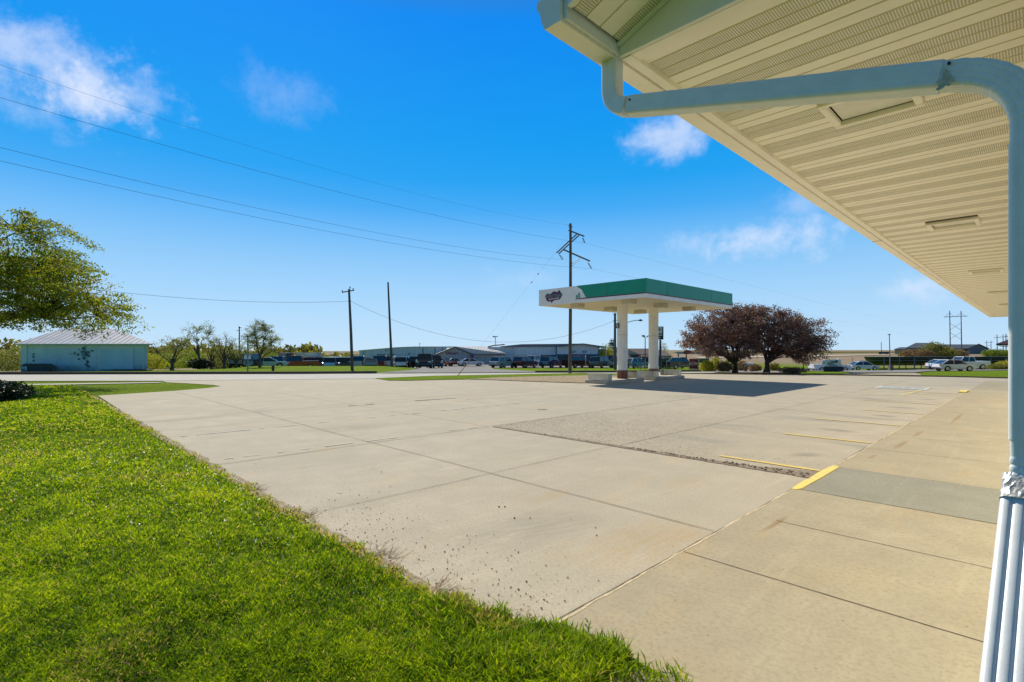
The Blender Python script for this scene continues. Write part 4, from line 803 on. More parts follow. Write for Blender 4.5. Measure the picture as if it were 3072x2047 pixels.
# gable-end triangle standing above the soffit, the sloping rake soffit and its trim
tr = MB(); tr.extrude([(-1.30, YI - .002, ZS + .0), (2.5, YI - .002, ZS + .0), (2.5, YI - .002, ZS + 3.80 * PITCH + .08), (-1.30, YI - .002, ZS + .08)], (0, -.02, 0)); tr.build('gable_panel', M['whitegut'], shop)
def zr(x): return ZS + .055 + (x + 1.30) * PITCH
rk = MB(); rp = MB(); rg = MB(); ys = YN + .02; ribs = [(YN + .02, .035, 't'), (YN + .055, .075, 'p'), (YN + .13, .095, 'f'), (YN + .225, .095, 'f'), (YN + .32, .06, 'p')]
n_r = 0; xa = -1.29
for (yy, ww, t_) in ribs:
    tg_ = rp if t_ == 'p' else rk
    tg_.add([(xa, yy, zr(xa)), (2.5, yy, zr(2.5)), (2.5, yy + ww - .008, zr(2.5)), (xa, yy + ww - .008, zr(xa))], [(0, 1, 2, 3)])
    rg.add([(xa, yy + ww - .008, zr(xa)), (2.5, yy + ww - .008, zr(2.5)), (2.5, yy + ww - .004, zr(2.5) + .014), (xa, yy + ww - .004, zr(xa) + .014), (2.5, yy + ww, zr(2.5)), (xa, yy + ww, zr(xa))], [(0, 1, 2, 3), (3, 2, 4, 5)])
rs = rk.build('rake_soffit', M['creamtrim'], shop); rp.build('perforated_strip', M['perf'], rs); rg.build('groove', M['cream'], rs)
tr = MB(); tr.tube([(-1.30, YI - .03, zr(-1.30) - .006), (2.5, YI - .03, zr(2.5) - .006)], .012, 6); tr.build('rake_bead', M['whitegut'], shop)
rf = MB(); rf.extrude([(-1.28, YN + .018, zr(-1.28) - .025), (2.5, YN + .018, zr(2.5) - .025), (2.5, YN + .018, zr(2.5) + .15), (-1.28, YN + .018, zr(-1.28) + .15)], (0, -.022, 0)); rf.build('rake_fascia', M['whitegut'], shop)
fb = MB(); slab(-1.318, -1.302, YN + .02, YE, ZS + .012, 3.04, fb); fb.build('fascia', M['whitegut'], shop)
# K-style gutter with end caps
prof = [(-1.32, ZS + .13), (-1.32, ZS), (-1.402, ZS), (-1.420, ZS + .035), (-1.428, ZS + .075), (-1.445, ZS + .10), (-1.445, ZS + .13)]
gm = MB()
for (a, b) in zip(prof, prof[1:]): gm.add([(a[0], YN, a[1]), (b[0], YN, b[1]), (b[0], YE, b[1]), (a[0], YE, a[1])], [(0, 1, 2, 3)])
gu_ = gm.build('gutter', M['creamtrim'], shop)
for yy in (YN, YE): gm = MB(); gm.extrude([(x_, yy, z_) for x_, z_ in prof], (0, -.002, 0)); gm.build('end_cap', M['whitegut'], gu_)
for Y in (7.4, 10.3, 13.2, 18): sm = MB(); sm.box((-1.36, Y, ZS - .0015), (.09, .006, .003)); sm.build('gutter_seam', M['joint'], gu_)
# recessed soffit lights
for i, L in enumerate(lights):
    lt = thing('soffit_light', ((LX0 + LX1) / 2, L, ZS), ['nearest square recessed light in the soffit, just beyond the downspout', 'second recessed soffit light from the downspout', 'third recessed soffit light from the downspout', 'fourth recessed soffit light, seen edge-on by the wall', 'farthest recessed soffit light near the end of the eave'][i], 'ceiling light', 'recessed soffit lights')
    f = MB(); cx_, cy_ = (LX0 + LX1) / 2, L; hw = .205; hy = .19
    for (dx, dy, a, b) in [(0, hy - .018, .41, .036), (0, -hy + .018, .41, .036), (hw - .018, 0, .036, .308), (-hw + .018, 0, .036, .308)]: f.box((cx_ + dx, cy_ + dy, ZS + .006), (a, b, .03))
    f.build('frame', M['creamtrim'], lt, bevel=.004)
    f = MB(); f.box((cx_, cy_, ZS + .055), (.36, .33, .01)); f.build('housing', M['joint'], lt)
    f = MB(); f.box((cx_, cy_, ZS + .026), (.325, .295, .012)); f.build('lens', mat('frosted_lens', (0.74, 0.70, 0.60), 0.35, vscale=14, color2=(0.82, 0.79, 0.72)) if i == 0 else bpy.data.materials['frosted_lens'], lt)
# downspout
def bendpts(p0, p1, p2, r, n=9):
    a = (Vector(p0) - Vector(p1)).normalized(); b = (Vector(p2) - Vector(p1)).normalized(); A = Vector(p1) + a * r; B = Vector(p1) + b * r
    return [A * (1 - t) ** 2 + Vector(p1) * 2 * t * (1 - t) + B * t * t for t in np.linspace(0, 1, n)]
def profile(w, d, ribs, rd, cr=.017):
    """rounded box with shallow ribs on its flat faces, walked once around"""
    out = []
    for s in range(4):
        L, D = (w, d) if s % 2 == 0 else (d, w); a0 = s * math.pi / 2
        def put(x_, y_): c, q = math.cos(a0), math.sin(a0); out.append((x_ * c - y_ * q, x_ * q + y_ * c))
        f = L / 2 - cr; n = ribs * 4
        for i in range(n + 1): put(-f + 2 * f * i / n, -(D / 2 - (rd if i % 4 == 2 else 0.0)))
        for k in range(1, 5): a = -math.pi / 2 + k * math.pi / 10; put(f + cr * math.cos(a), -(D / 2 - cr) + cr * math.sin(a))
    return out
def sweep(mb_, pts, frames, prof_, scales=None):
    n = len(prof_); vs = []; 
    for i, (p, (a, b)) in enumerate(zip(pts, frames)):
        s = scales[i] if scales else 1.0
        for x_, y_ in prof_: vs.append(Vector(p) + a * x_ * s + b * y_ * s)
    fs = [(i * n + k, i * n + (k + 1) % n, (i + 1) * n + (k + 1) % n, (i + 1) * n + k) for i in range(len(pts) - 1) for k in range(n)]
    fs += [tuple(range(n)), tuple(range((len(pts) - 1) * n, len(pts) * n))]; mb_.add(vs, fs)
def tangents(pts): return [(Vector(pts[min(i + 1, len(pts) - 1)]) - Vector(pts[max(i - 1, 0)])).normalized() for i in range(len(pts))]
def frames_y(pts):
    Yx = Vector((0, 1, 0)); return [(Yx.cross(t).normalized() * -1, Yx) for t in tangents(pts)]
def frames_x(pts):
    Xx = Vector((1, 0, 0)); return [(Xx, t.cross(Xx).normalized() * 1) for t in tangents(pts)]
dsp = thing('downspout', (-.028, YI, 0), 'white square downspout running from the gutter across to the wall and down past the camera', 'downspout')
P0 = Vector((-1.352, YI, ZS + .01)); P1 = Vector((-1.352, YI, 2.695)); P2 = Vector((-.020, YI, 2.352)); P3 = Vector((-.020, YI, 1.36))
pr = profile(.075, .075, 3, .0012, .012)
up = [P0, P0.lerp(P1, .35)] + bendpts(P0, P1, P2, .085, 9)
mb = MB(); sweep(mb, up, frames_y(up), pr); mb.build('top_elbow', M['whitepipe'], dsp, smooth=True)
run = [P1.lerp(P2, .075), P2.lerp(P1, .135)]; mb = MB(); sweep(mb, run, frames_y(run), profile(.079, .079, 3, .0012, .013)); mb.build('sloping_pipe', M['whitepipe'], dsp, smooth=True)
el = [P2.lerp(P1, .15)] + bendpts(P1, P2, P3, .16, 30) + [P2.lerp(P3, .22)]; sc = [1.0] + [1.0 - (.035 if i % 3 == 0 else 0) for i in range(30)] + [1.0]
mb = MB(); sweep(mb, el, frames_y(el), pr, sc); mb.build('crimped_elbow', M['whitepipe'], dsp, smooth=False)
vt = [P2.lerp(P3, .2), P3.lerp(P2, -.0)]; mb = MB(); sweep(mb, vt, frames_y(vt), profile(.079, .079, 3, .0012, .013)); mb.build('vertical_pipe', M['whitepipe'], dsp, smooth=True)
Q0 = Vector((-.020, YI, 1.375)); Q1 = Vector((-.020, YI, 1.245)); Q2 = Vector((-.062, 1.10, .50)); Q3 = Vector((-.062, 1.10, .05))
lo = [Q0] + bendpts(Q0, Q1, Q2, .07, 16); sc = [1.0 - (.05 if i % 3 == 1 else 0) for i in range(17)]
mb = MB(); sweep(mb, lo, frames_x(lo), pr, sc); mb.build('lower_elbow', M['whitepipe'], dsp)
lg = [Q1.lerp(Q2, .055)] + [Q1.lerp(Q2, t) for t in (.3, .6, .9)] + bendpts(Q1, Q2, Q3, .08, 8)[1:] + [Q3]
mb = MB(); sweep(mb, lg, frames_x(lg), profile(.100, .080, 3, .0045, .012)); mb.build('ribbed_extension', M['whitepipe'], dsp, smooth=True)
# crumpled foil tape round the lower joint
tp = MB(); ring = []; g = np.random.default_rng(5); A = Q1.lerp(Q2, .03) + Vector((0, 0, .02)); 
fr = frames_x([A, Q1.lerp(Q2, .12)])[0]; pb = profile(.100, .094, 3, .0); n_ = len(pb); vs = []
for j, t in enumerate(np.linspace(-.035, .045, 9)):
    c = Q1 + (Q2 - Q1).normalized() * (t + .04)
    for (x_, y_) in pb: k = 1.0 + g.normal(0, .016) + (.03 if j in (0, 8) else 0); vs.append(c + fr[0] * x_ * k + fr[1] * y_ * k)
tp.add(vs, [(i * n_ + k, i * n_ + (k + 1) % n_, (i + 1) * n_ + (k + 1) % n_, (i + 1) * n_ + k) for i in range(8) for k in range(n_)]); tp.build('foil_tape', M['tape'], dsp)
for p in [(-1.235, YI - .047, 2.68), (-.18, YI - .047, 2.415), (.0, YI - .047, 2.13), (-.005, YI - .047, 1.47)]: sc_ = MB(); p = (p[0], p[1] + .005, p[2]); sc_.tube([Vector(p) - Vector((0, .003, 0)), Vector(p) + Vector((0, .004, 0))], .0042, 8); sc_.build('screw', M['black'], dsp)
wb_ = MB(); g = np.random.default_rng(9); c = Vector((-.19, YI - .0408, 2.362)); n_ = 18
wb_.add([c] + [c + Vector((math.cos(a) * .018 * (0.5 + g.random()), -.001, math.sin(a) * .013 * (.5 + g.random()) + (.035 if 1.2 < a < 1.9 else 0))) for a in np.linspace(0, 2 * np.pi, n_ + 1)[:-1]], [(0, 1 + i, 1 + (i + 1) % n_) for i in range(n_)])
wb_.build('cobweb_dirt', mat('cobweb', (0.42, 0.42, 0.35), 1.0, var=0.3, vscale=60), dsp)
# ------------------------------------------------------------------ filling station canopy
CX0, CX1, CY0, CY1, CZ0, CZ1 = -18.15, -11.85, 19.6, 28.5, 3.88, 4.70
can = thing('station_canopy', (-14.8, 23.6, 0), 'flat green and white filling station canopy on two round columns', 'canopy')
mb = MB(); slab(CX0 + .03, CX1 - .03, CY0 + .03, CY1 - .03, CZ0 + .03, CZ1 - .04, mb); mb.build('deck', ribwall('canopy_deck', (0.80, 0.72, 0.53), 0.4, depth=0.25, axis=1), can)
mb = MB()
for (a, b, c, d) in [(CX0, CX1, CY0, CY0 + .03), (CX0, CX1, CY1 - .03, CY1), (CX0, CX0 + .03, CY0 + .03, CY1 - .03), (CX1 - .03, CX1, CY0 + .03, CY1 - .03)]: slab(a, b, c, d, CZ0, CZ1, mb)
mb.build('fascia', M['canwhite'], can)
XL = -15.72
mb = MB()
# green sheet: jagged peeled left edge on the front face
pe = [(-15.70, CZ0 + .22), (-15.68, CZ0 + .45), (-15.52, CZ0 + .30), (-15.45, CZ0 + .52), (-15.30, CZ0 + .22)]
mb.extrude([(-15.08, CY0 - .006, CZ0 + .215), (CX1, CY0 - .006, CZ0 + .215), (CX1, CY0 - .006, CZ1 + .004), (-15.66, CY0 - .006, CZ1 + .004), (-15.58, CY0 - .006, CZ1 - .08), (-15.42, CY0 - .006, CZ1 - .15), (-15.30, CY0 - .006, CZ1 - .27), (-15.24, CY0 - .006, CZ1 - .40), (-15.18, CY0 - .006, CZ1 - .48)], (0, .004, 0))
mb.extrude([(-15.70, CY0 - .006, CZ0 + .24), (-15.58, CY0 - .006, CZ0 + .24), (-15.60, CY0 - .006, CZ0 + .40), (-15.70, CY0 - .006, CZ0 + .36)], (0, .004, 0))
mb.extrude([(-15.55, CY0 - .006, CZ0 + .24), (-15.45, CY0 - .006, CZ0 + .23), (-15.48, CY0 - .006, CZ0 + .50), (-15.56, CY0 - .006, CZ0 + .46)], (0, .004, 0))
slab(CX1 + .002, CX1 + .008, CY0 - .006, CY1, CZ0 + .215, CZ1 + .004, mb)
slab(CX0, CX1, CY1 + .002, CY1 + .008, CZ0 + .215, CZ1, mb); mb.build('green_fascia_panel', M['green'], can)
mb = MB(); slab(-15.72, CX1 + .011, CY0 - .011, CY0 - .002, CZ0 + .165, CZ0 + .212, mb); slab(CX1 + .002, CX1 + .011, CY0 - .002, CY1, CZ0 + .165, CZ0 + .212, mb); mb.build('purple_stripe', M['purple'], can)
sgm = mat('seam_green', (0.004, 0.09, 0.055), .6)
for c_, d_ in [((CX1 + .009, 21.4, 4.39), (.003, .015, .58)), ((CX1 + .009, 25.9, 4.39), (.003, .015, .58)), ((-13.9, CY0 - .008, 4.39), (.015, .003, .58))]: mb = MB(); mb.box(c_, d_); mb.build('panel_seam', sgm, can)
# logo on the white end: lettering over a maroon banner
lg = MB(); cxl, czl = -17.15, (CZ0 + CZ1) / 2 + .02
out = [(-.52, -.02), (-.50, .12), (-.40, .17), (-.30, .12), (-.16, .14), (-.05, .22), (.10, .24), (.16, .20), (.30, .20), (.34, .26), (.42, .27), (.46, .18), (.54, .12), (.55, -.02), (.44, -.18), (.30, -.20), (.12, -.20), (-.02, -.24), (-.14, -.34), (-.16, -.26), (-.22, -.24), (-.36, -.26), (-.48, -.16)]
lg.extrude([(cxl + x_, CY0 - .004, czl + z_) for x_, z_ in out], (0, -.006, 0)); lo_ = lg.build('logo', M['purple'], can)
text_mesh('Good Vine\'s', .235, (cxl + .01, CY0 - .014, czl + .03), (1, 0, 0), (0, 0, 1), M['logogrey'], 'logo_lettering', lo_, .004, shear=.25)
text_mesh('SWEETS & CREAM', .088, (cxl + .03, CY0 - .014, czl - .13), (1, .0, .04), (0, 0, 1), M['canwhite'], 'banner_lettering', lo_, .004)
for X in (-16.2, -13.2):
    for Y in (20.35, 23.2, 26.15):
        col_w = 'left' if X < -15 else 'right'; row_w = {20.35: 'front', 23.2: 'middle', 26.15: 'back'}[Y]
        l = thing('canopy_light', (X, Y, CZ0), 'box light under the canopy, %s one of the %s row' % (row_w, {'left': 'far', 'right': 'near'}[col_w]), 'light', 'box lights under the canopy')
        b = MB(); b.box((X, Y, CZ0 - .07), (.52, .52, .2)); b.build('housing', mat('light_housing', (0.56, 0.51, 0.37), .6) if 'light_housing' not in bpy.data.materials else bpy.data.materials['light_housing'], l, bevel=.015)
        b = MB(); b.box((X, Y, CZ0 - .172), (.44, .44, .012)); b.build('lens', bpy.data.materials['frosted_lens'], l)
for Y in (22.1, 25.1):
    c = MB(); X = -14.72; c.tube([(X, Y, .15), (X, Y, CZ0 + .03)], .262, 40); co = c.build('column', M['colpaint'], can, smooth=True)
    c = MB(); c.tube([(X, Y, .14), (X, Y, .56)], .268, 40, False); c.build('rusted_band', M['rustband'], co, smooth=True)
    c = MB(); c.tube([(X, Y, .55), (X, Y, .585)], .275, 40, True); c.build('collar', mat('collar_grey', (0.35, 0.31, 0.25), .8), co, smooth=True)
    c = MB(); c.tube([(X, Y, 2.35), (X, Y, 2.36)], .2635, 40, False); c.build('weld_seam', M['joint'], co)
# small square board on the first column
dcol = Vector((-0.42, -0.91, 0)).normalized(); pc = Vector((-14.72, 22.1, 2.82)) + dcol * .29; sd = Vector((-dcol.y, dcol.x, 0))
nb = thing('pump_number', pc, 'small black square board with a white 0 on the left column', 'sign')
b = MB(); b.box(pc, (.26, .02, .26), math.atan2(sd.y, sd.x)); b.build('board', M['black'], nb)
text_mesh('0', .28, pc + dcol * .012, -sd if sd.dot(RT) < 0 else sd, (0, 0, 1), M['white'], 'digit', nb, .004)
# pump islands
def rounded(x0, x1, y0, y1, r, n=5):
    P = []
    for cx_, cy_, a0 in [(x1 - r, y0 + r, -90), (x1 - r, y1 - r, 0), (x0 + r, y1 - r, 90), (x0 + r, y0 + r, 180)]:
        for i in range(n): a = R(a0 + 90 * i / (n - 1)); P.append((cx_ + r * math.cos(a), cy_ + r * math.sin(a)))
    return P
for (y0, y1, lb) in [(19.75, 22.95, 'raised concrete pump island under the left column'), (24.05, 27.2, 'raised concrete pump island under the right column')]:
    b = MB(); b.extrude([(x_, y_, 0) for x_, y_ in rounded(-15.4, -13.9, y0, y1, .22)], (0, 0, .155)); b.build('pump_island', M['islandc'], bevel=.02, label=lb, category='kerb island', group='pump islands')
def guard(cy, face, lb):
    X0, X1 = -15.22, -14.08; D = .42; r = .14; P = []
    # U shaped low steel wall, open towards the column
    s = 1 if face > 0 else -1
    pts = [(X0, cy + s * D), (X0, cy + s * r)] + [(X0 + r - r * math.cos(a), cy + s * (r - r * math.sin(a))) for a in np.linspace(0, math.pi / 2, 6)] + [(X1 - r + r * math.sin(a), cy + s * (r - r * math.cos(a))) for a in np.linspace(0, math.pi / 2, 6)] + [(X1, cy + s * r), (X1, cy + s * D)]
    t = .035; b = MB(); ins = []
    for i, p in enumerate(pts):
        q0 = Vector(pts[max(i - 1, 0)]); q1 = Vector(pts[min(i + 1, len(pts) - 1)]); d = (q1 - q0); 
        if d.length < 1e-6: d = Vector((1, 0))
        nrm = Vector((-d.y, d.x)).normalized() * s * t; ins.append((p[0] + nrm.x, p[1] + nrm.y))
    n = len(pts); vs = [(*p, .15) for p in pts] + [(*p, .15) for p in ins] + [(*p, .47) for p in pts] + [(*p, .47) for p in ins]; fs = []
    for i in range(n - 1): fs += [(i, i + 1, 2 * n + i + 1, 2 * n + i), (n + i, 3 * n + i, 3 * n + i + 1, n + i + 1), (2 * n + i, 2 * n + i + 1, 3 * n + i + 1, 3 * n + i)]
    fs += [(0, 2 * n, 3 * n, n), (n - 1, 2 * n - 1, 4 * n - 1, 3 * n - 1)]
    b.add(vs, fs); b.build('island_guard', M['guard'], smooth=True, label=lb, category='guard', group='steel island guards')
guard(19.85, 1, 'low steel guard at the front end of the near pump island'); guard(22.87, -1, 'low steel guard behind the left column, with a rusty patch')
guard(24.13, 1, 'low steel guard just in front of the right column'); guard(27.1, -1, 'low steel guard at the far end of the right pump island')

# ------------------------------------------------------------------ poles and wires
def wire_pts(a, b, sag, n=24): return [Vector(a).lerp(Vector(b), t) - Vector((0, 0, sag * 4 * t * (1 - t))) for t in np.linspace(0, 1, n)]
def plank(mb_, a, b, w, d): mb_.tube([a, b], [w / 2 * 1.3, w / 2 * 1.3], 4)
VP = 36.0
tp_ = thing('transmission_pole', PY(1711, 1119, VP), 'tall wooden transmission pole with zigzag crossarms behind the canopy', 'utility pole')
b = MB(); b.tube([PY(1710, 1120, VP), PY(1711.5, 900, VP), PY(1711.5, 671, VP)], [.125, .11, .085], 12); b.build('pole', M['polewood'], tp_, smooth=True)
b = MB(); b.tube([PY(1705, 691, VP + .12), PY(1753, 709.5, VP + .12)], .055, 4); b.build('crossarm', M['polewood'], tp_)
b = MB(); b.tube([PY(1690, 749, VP - .14), PY(1770, 784, VP - .14)], .06, 4); b.build('crossarm', M['polewood'], tp_)
for (a, c, dv) in [((1730, 703), (1669.5, 759.5), -.16), ((1737, 706), (1676, 762), .16)]:
    b = MB(); b.tube([PY(*a, VP + dv), PY(*c, VP + dv)], .045, 4); b.build('diagonal_arm', M['polewood'], tp_)
for (a, c) in [((1737, 774), (1716, 792)), ((1742, 776), (1716, 799))]:
    b = MB(); b.tube([PY(*a, VP - .2), PY(*c, VP - .1)], .018, 6); b.build('brace', M['darksteel'], tp_)
ends = {}
for nm, a, c in [('top', (1748, 714), (1754.5, 729.5)), ('left', (1678, 764), (1689, 779.5)), ('right', (1764, 789), (1775, 806.5))]:
    A = PY(*a, VP); B = PY(*c, VP); d = (B - A); b = MB(); b.tube([A - d * .12, B], .012, 6)
    for k in range(5): p = A + d * (.12 + .19 * k); b.tube([p - d * .05, p, p + d * .03, p + d * .06], [.02, .075, .06, .02], 10)
    b.build('insulator_string', M['insul'], tp_, smooth=True); ends[nm] = B
b = MB(); 
for q in [(1705, 676), (1706, 681), (1718, 681)]: b.tube([PY(q[0], q[1], VP), PY(1711, q[1] + 1, VP)], .03, 6)
b.build('pin_bracket', M['darksteel'], tp_)
def cable(lb, pts, r=.0055, grp='overhead power lines'):
    b = MB(); b.tube(pts, r, 5, False); b.build('power_line', M['wire'], label=lb, category='power line', group=grp)
def toleft(E, px, py, vnear, sag):          # from an attachment towards a point nearer the camera, up left
    B = PY(px, py, vnear); D = E + (B - E) * 1.35; return wire_pts(E, D, sag)
cable('middle-high power line rising from the upper crossarm to the left edge of the sky', toleft(ends['top'], 0, 222, 15, .9))
cable('upper of the two close power lines running left from the zigzag pole', toleft(ends['left'], 0, 372, 15, .9))
cable('lower of the two close power lines running left from the zigzag pole', toleft(ends['right'], 0, 408, 15, .95))
cable('thin topmost shield wire crossing the cloud at the upper left', toleft(PY(1711, 676, VP), 0, 108, 15, 1.1), .0035)
far = PY(2975, 1000, 300)
cable('power line running right from the upper insulator over the canopy', wire_pts(ends['top'], PY(2962, 1014, 380), 1.6), .004)
cable('power line running right from the lower insulator behind the canopy roof', wire_pts(ends['right'], PY(2973, 1026, 380), 2.4), .004)
VA = 41.0
dp = thing('distribution_pole', PY(1057, 1113, VA), 'leaning wooden pole with a single crossarm standing on the verge', 'utility pole')
b = MB(); b.tube([PY(1057, 1115, VA), PY(1053, 1000, VA), PY(1047, 868, VA)], [.125, .11, .085], 12); b.build('pole', M['polewood'], dp, smooth=True)
b = MB(); b.tube([PY(1026, 877.5, VA - .12), PY(1062.5, 871, VA - .12)], .06, 4); b.build('crossarm', M['polewood'], dp)
for q in [(1027, 876, 871), (1059.5, 870, 865), (1049.8, 868, 860)]:
    b = MB(); b.tube([PY(q[0], q[1], VA - .1), PY(q[0], q[2] + 3, VA - .1), PY(q[0], q[2], VA - .1)], [.02, .05, .03], 8); b.build('insulator', M['insul'], dp)
b = MB(); b.tube([PY(1045.5, 904, VA), PY(1052, 903, VA)], .06, 8); b.build('cable_clamp', M['darksteel'], dp)
cable('thin cable running left from the leaning crossarm pole to the maple tree', wire_pts(PY(1048, 904, VA), PY(100, 845, 30), .5), .010, 'communication cables')
VB = 57.0
bp_ = thing('bare_pole', PY(1175, 1096, VB), 'bare leaning wooden pole without crossarm beside the dealership drive', 'utility pole')
b = MB(); b.tube([PY(1175.5, 1098, VB), PY(1170, 980, VB), PY(1164, 847, VB)], [.15, .12, .09], 12); b.build('pole', M['polewood'], bp_, smooth=True)
VC = 46.0
lp = thing('lamp_pole', PY(1845, 1106, VC), 'grey wooden pole behind the left column carrying a street lamp arm', 'utility pole')
b = MB(); b.tube([PY(1845, 1110, VC), PY(1845, 940, VC)], [.13, .10], 12); b.build('pole', mat('pole_grey', (0.10, 0.12, 0.14), .9, var=.2), lp, smooth=True)
b = MB(); b.tube([PY(1845, 980, VC), PY(1884, 967, VC), PY(1905, 961.5, VC), PY(1919, 961.5, VC)], .035, 6); ar = b.build('lamp_arm', M['steel'], lp)
b = MB(); b.tube([PY(1916, 961.5, VC), PY(1921, 961, VC), PY(1928, 961.8, VC)], [.05, .11, .03], 8); b.build('lamp_head', M['darksteel'], ar, smooth=True)
for dy in (943, 962): 
    b = MB(); b.tube([PY(1839, dy + 1, VC), PY(1850, dy, VC)], .03, 5); b.build('bracket', M['darksteel'], lp)
b = MB(); b.box(PY(1852, 1098, VC), (.45, .45, .6), TH); b.build('meter_box', mat('box_grey', (0.10, .12, .13), .7), lp)
cable('sagging cable from the crossarm pole past the bare pole to the street lamp pole', wire_pts(PY(1052, 904, VA), PY(1843, 963, VC), 2.55), .010, 'communication cables')
# guy wire of the transmission pole
gw = thing('guy_wire', PG(1372, 1129), 'slanting guy wire with a rusty lower guard anchored in the grass island', 'guy wire')
a = PG(1372, 1129); t_ = PY(1711, 700, VP); b = MB(); b.tube([a, t_], .0028, 5, False); b.build('cable', M['wire'], gw)
b = MB(); b.tube([a, a.lerp(t_, .105)], .022, 6); b.build('guard_tube', mat('guy_rust', (0.28, 0.08, 0.05), .7), gw)
for k in (.62, .68): b = MB(); p = a.lerp(t_, k); d = (t_ - a).normalized(); b.tube([p, p + d * .12], .03, 6); b.build('guy_insulator', M['insul'], gw)
# small poles beyond the road
for (px, pt, pb, v, lb, extra) in [(718, 980, 1072, 75, 'distant thin utility pole standing behind the spring trees', True)]:
    q = thing('utility_pole', PY(px, pb + 30, v), lb, 'utility pole'); b = MB(); b.tube([PY(px, pb + 30, v), PY(px, pt, v)], [.11, .08], 8); b.build('pole', M['polewood'], q)
    b = MB(); b.tube([PY(px + 4.5, pt + 3, v), PY(px - 2, pt + 2, v)], .09, 6); b.tube([PY(px - 8, pt + 12, v), PY(px, pt + 12, v)], .05, 6); b.build('transformer', M['darksteel'], q)
q = thing('street_post', PY(743, 1114, 41), 'short grey metal post standing in the verge left of the hydrant', 'post')
b = MB(); b.tube([PY(743.5, 1115, 41), PY(743, 1013, 41)], .05, 8); b.build('post', mat('post_grey', (0.22, .27, .30), .6), q); b = MB(); b.tube([PY(743, 1013, 41), PY(743, 1008, 41)], [.07, .08], 8); b.build('cap', M['darksteel'], q)
hy = PY(819, 1114.5, 40.5); q = thing('fire_hydrant', hy, 'dark reddish hydrant standing on the verge beyond the road', 'hydrant')
b = MB(); b.tube([hy, hy + Vector((0, 0, .05)), hy + Vector((0, 0, .06)), hy + Vector((0, 0, .34)), hy + Vector((0, 0, .36)), hy + Vector((0, 0, .44)), hy + Vector((0, 0, .50))], [.15, .15, .10, .09, .12, .09, .03], 12); b.build('barrel', M['hydrant'], q, smooth=True)
b = MB(); b.tube([hy + RT * -.15 + Vector((0, 0, .26)), hy + RT * .15 + Vector((0, 0, .26))], .045, 8); b.build('nozzle', M['hydrant'], q)
for (px, pt, pb, v, lb) in [(1757, 1066, 1112, 44, 'thin sign post with a narrow plate on the verge left of the left column'), (1921, 1065, 1111, 44, 'thin dark post on the verge between the canopy columns'), (1936, 1075, 1111, 46, 'thin pale post on the verge left of the right column'), (2000, 1083, 1108, 50, 'thin pale post on the verge right of the right column')]:
    q = thing('sign_post', PY(px, pb, v), lb, 'post', 'thin posts on the far verge'); b = MB(); b.tube([PY(px, pb + 1, v), PY(px, pt, v)], .022, 6); b.build('post', M['darksteel'] if px == 1921 else M['steel'], q)
    if px in (1757, 2000): b = MB(); b.box(PY(px, pt + 4, v - .05), (.12, .01, .24), TH + (.9 if px == 1757 else 1.2)); b.build('plate', M['steel'], q)
# parking lot lamp masts
lm = thing('floodlight_mast', PY(1935, 1102, 78), 'slim lot light mast with three tilted heads between the canopy columns', 'lamp post')
b = MB(); b.tube([PY(1935.5, 1103, 78), PY(1935.5, 1013, 78)], [.09, .06], 8); b.build('mast', M['darksteel'], lm)
for (x, y_, dx) in [(1928, 1008.5, -1), (1932.5, 1008, 0), (1943, 1009, 1)]:
    b = MB(); b.tube([PY(1935.5, 1014.5, 78), PY(x, y_ + 2, 78)], .03, 5); ar = b.build('arm', M['darksteel'], lm); b = MB(); b.box(PY(x, y_, 78), (.32, .3, .14), TH, Matrix.Rotation(TH, 3, 'Z') @ Matrix.Rotation(.5 * (-1 if dx > 0 else 1), 3, 'Y')); b.build('lamp_head', M['darksteel'], ar)
lm = thing('floodlight_mast', PY(1486, 1033, 108), 'small floodlight mast on the roof of the dealership', 'lamp post')
b = MB(); b.tube([PY(1487, 1036, 108), PY(1486, 1012, 108)], .07, 6); b.build('mast', M['steel'], lm)
for (x, y_) in [(1480, 1010), (1485, 1010), (1491, 1010)]: b = MB(); b.tube([PY(1486, 1014, 108), PY(x, y_ + 1, 108)], .04, 5); b.build('arm', M['steel'], lm); b = MB(); b.box(PY(x, y_, 108), (.32, .3, .18), TH); b.build('lamp_head', M['darksteel'], lm)
lm = thing('lot_lamp', PY(2670, 1110, 84), 'tall lamp post with flat round head and brown base before the dark panels', 'lamp post')
b = MB(); b.tube([PY(2670.5, 1106, 84), PY(2668, 1005, 84)], [.08, .06], 8); b.build('mast', mat('mast_grey', (.2, .24, .27), .6), lm)
b = MB(); b.tube([PY(2668, 1005, 84), PY(2668, 1003.8, 84), PY(2668, 1002.5, 84)], [.14, .26, .10], 12); b.build('lamp_head', M['darksteel'], lm)
b = MB(); b.box(PY(2672, 1104, 83.7), (.55, .5, .8), TH); b.build('base', mat('base_brown', (.17, .13, .13), .8), lm)
